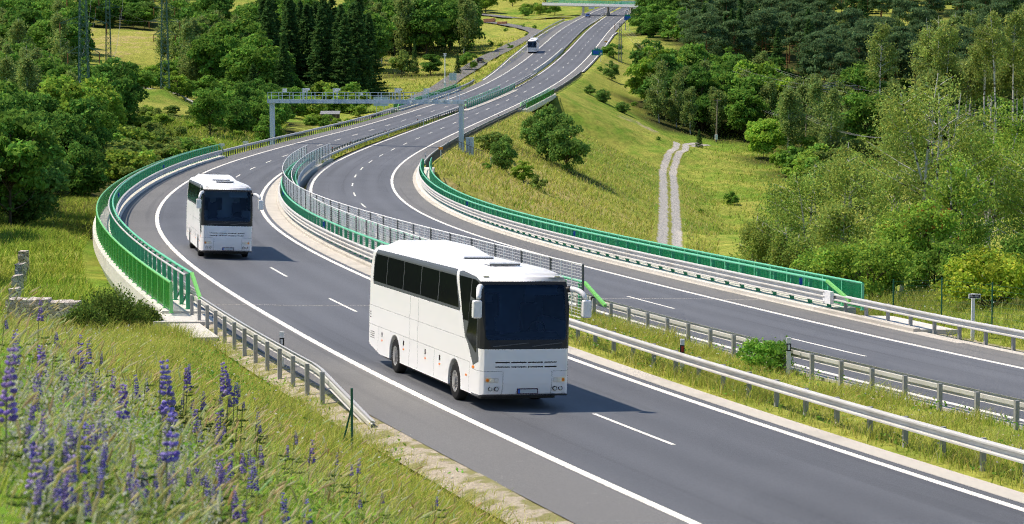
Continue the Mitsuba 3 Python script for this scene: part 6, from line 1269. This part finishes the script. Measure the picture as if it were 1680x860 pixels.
LUP = [(20, 577, 692, 'tallest lupin at the left edge'), (67, 494, 526, 'lupin spike standing up before the gabion wall'), (67, 570, 618, 'dark violet lupin below the gabion wall'), (9, 518, 540, 'small lupin at the very left edge under the gabion wall'), (26, 545, 600, 'pinkish topped lupin behind the tallest one'), (133, 552, 582, 'lupin before the broom bush, left of two'), (146, 557, 602, 'lupin before the broom bush, right of two'), (92, 546, 572, 'small lupin left of the broom bush pair'), (117, 574, 596, 'little lupin below the broom bush pair'), (167, 578, 590, 'tiny violet lupin tip right of the broom bush pair'), (187, 607, 637, 'pale violet lupin in the open grass'),
       (202, 634, 686, 'lupin left of the central clump'), (222, 617, 658, 'slender lupin in the central clump'), (270, 597, 692, 'large lupin in the centre of the meadow'), (283, 684, 758, 'dense dark lupin below the large central one'), (300, 648, 672, 'small lupin right of the large central one'), (334, 644, 669, 'thin lupin between the two large ones'), (367, 600, 678, 'large lupin at the right of the meadow'), (357, 680, 738, 'lupin just below the large right one'), (393, 633, 650, 'small pale lupin right of the large right one'), (400, 660, 672, 'tiny lupin tip near the guard rail side'), (426, 690, 706, 'small mauve lupin among straw heads'), (138, 651, 676, 'small lupin above the lower left clump'), (135, 696, 760, 'lupin with pink stem at lower left'), (60, 738, 850, 'large lupin near the lower left corner'), (118, 752, 834, 'deep blue lupin right of the corner one'), (360, 752, 804, 'bright blue lupin at the bottom middle'),
       (485, 708, 729, 'small mauve lupin nearest the fence post, left'), (512, 724, 760, 'mauve lupin nearest the fence post, right'), (472, 732, 750, 'little lupin left of the fence post group'), (416, 752, 788, 'thin lupin below the fence post group'), (465, 812, 862, 'purple lupin at the bottom edge, left of two'), (502, 822, 864, 'purple lupin at the bottom edge, right of two'), (553, 744, 757, 'pale lupin left of the green fence post foot'), (590, 754, 777, 'lupin at the foot of the green fence post'), (577, 764, 780, 'small lupin touching the green fence post'), (589, 810, 820, 'tiny lupin in the lower right grass'), (627, 808, 822, 'small blue lupin in the lower right grass'), (717, 816, 828, 'last small lupin at the right end of the meadow'), (300, 844, 864, 'lupin tip at the bottom edge')]
rl = random.Random(91)
for _ in range(95):
    u_ = rl.uniform(30, 430); v_ = rl.uniform(575, 800) + max(0, u_ - 300) * .45; LUP.append((u_, v_, v_ + rl.uniform(14, 44), None))
for i, (u, v0, v1, lab) in enumerate(LUP):
    Lr = (.36, .30, .24)[i % 3]; best = None
    for d in np.arange(7.0, 27, .25):
        q = at(u, v0, d); g = gz(q[0], q[1]); hgt = q[2] - g; px = Lr * FPX / d; e = abs(math.log(px / max(8, v1 - v0))) * 1.0 + (max(0, .60 - hgt) + max(0, hgt - 1.10)) * 6
        if best is None or e < best[0]: best = (e, d, q, g)
    _, d, q, g = best; sc_ = min(1.35, max(.4, (v1 - v0) * d / FPX / Lr)); t = thing('lupin', 'thin violet lupin spike half hidden among the meadow grass', 'flower', 'thin lupins scattered in the meadow') if lab is None else thing('lupin', ('blue violet ' if 'violet' not in lab and 'blue' not in lab and 'purple' not in lab and 'mauve' not in lab else '') + lab, 'flower')
    add('flower_spike', LSP[i % 9], None, t, M=mat4(rotz(i * 1.3) @ np.array([[1, 0, .10], [0, 1, 0], [0, 0, 1.0]]), q, sc_)); top = q - np.array([.10 * Lr * sc_ * 0, 0, .02]); ft = np.array([q[0] - .08, q[1], g])
    add('stem', tube_mesh([ft, (ft + q) / 2 + [.0, 0, 0], q - [.03 * sc_, 0, .3 * Lr * sc_], top], [.006, .006, .005, .003], 5), 'm_fence_green' if False else 'm_stem', t)
    r = np.random.default_rng(800 + i); pts = []; nl = 7
    for k in range(nl):
        z = g + (q[2] - Lr * sc_ - g) * r.uniform(.25, .95); a = r.uniform(0, 6.28); c = np.array([q[0] - .05 + .10 * math.cos(a), q[1] + .10 * math.sin(a), z]); an = np.arange(8) * 2 * np.pi / 8; dirs = np.stack([np.cos(an), np.sin(an), .25 + 0 * an], 1); pts.append(spindles(np.tile(c, (8, 1)), c + dirs * .065, np.full(8, .007), palette(r, 8, [(.16, .27, .06), (.22, .30, .10)], [1, 1]), 4))
    V, F, C = join(pts); add('leaf', mikit.ply((V, F), 'm_leaf', False, color=C), None, t, kind='stuff')
# white and yellow daisies by the kerb, dry tufts on the gravel
XY = region(2600, 560, 1000, 36, 66, lambda q: (RA.off(q)[0] > 2.35) & (RA.off(q)[0] < 4.2)); sheet_grass('sparse dry tufts on the gravel beside the near lane', XY, lambda x, y: S(x, y) - .08, (.06, .25), (.01, .02), [1, 2, 3, 3, .5], 630, 'gravel_tufts', 60)

# weeds on the verge
r = np.random.default_rng(641); XY = region(9000, 300, 760, 48, 92, lambda q: (RA.off(q)[0] > 2.5) & (RA.off(q)[0] < 12)); XY = XY[meshkit.noise(np.c_[XY * .8, np.zeros(len(XY))], 12) > .58]; z = ground(XY[:, 0], XY[:, 1]); n = len(XY)
V, F, C = leaves(np.c_[XY, z + r.uniform(.03, .32, n)], .055, r, np.tile([0, -.2, .8], (n, 1)), (.20, .40, .06), .25, .12, aspect=.5)
tag(add('verge_weeds', mikit.ply((V, F), 'm_leaf', False, color=C), None), 'patches of leafy weeds on the verge near the guard rail', 'plants', kind='stuff')
r = np.random.default_rng(642); Pm, Z = MED[0]; n = 9000; i = r.integers(20, Pm.shape[0] - 1, n); t = r.uniform(0, 1, n); XY = Pm[i, 0] * (1 - t[:, None]) + Pm[i, -1] * t[:, None]; XY = XY[(meshkit.noise(np.c_[XY * .9, np.zeros(n)], 13) > .58) & (RA.off(XY)[0] < IN - 1.2)]; n = len(XY)
V, F, C = leaves(np.c_[XY, S(XY[:, 0], XY[:, 1]) + r.uniform(.03, .34, n)], .05, r, np.tile([0, -.2, .8], (n, 1)), (.20, .40, .06), .25, .12, aspect=.5)
tag(add('median_weeds', mikit.ply((V, F), 'm_leaf', False, color=C), None), 'patches of leafy weeds on the median between the near guard rails', 'plants', kind='stuff')
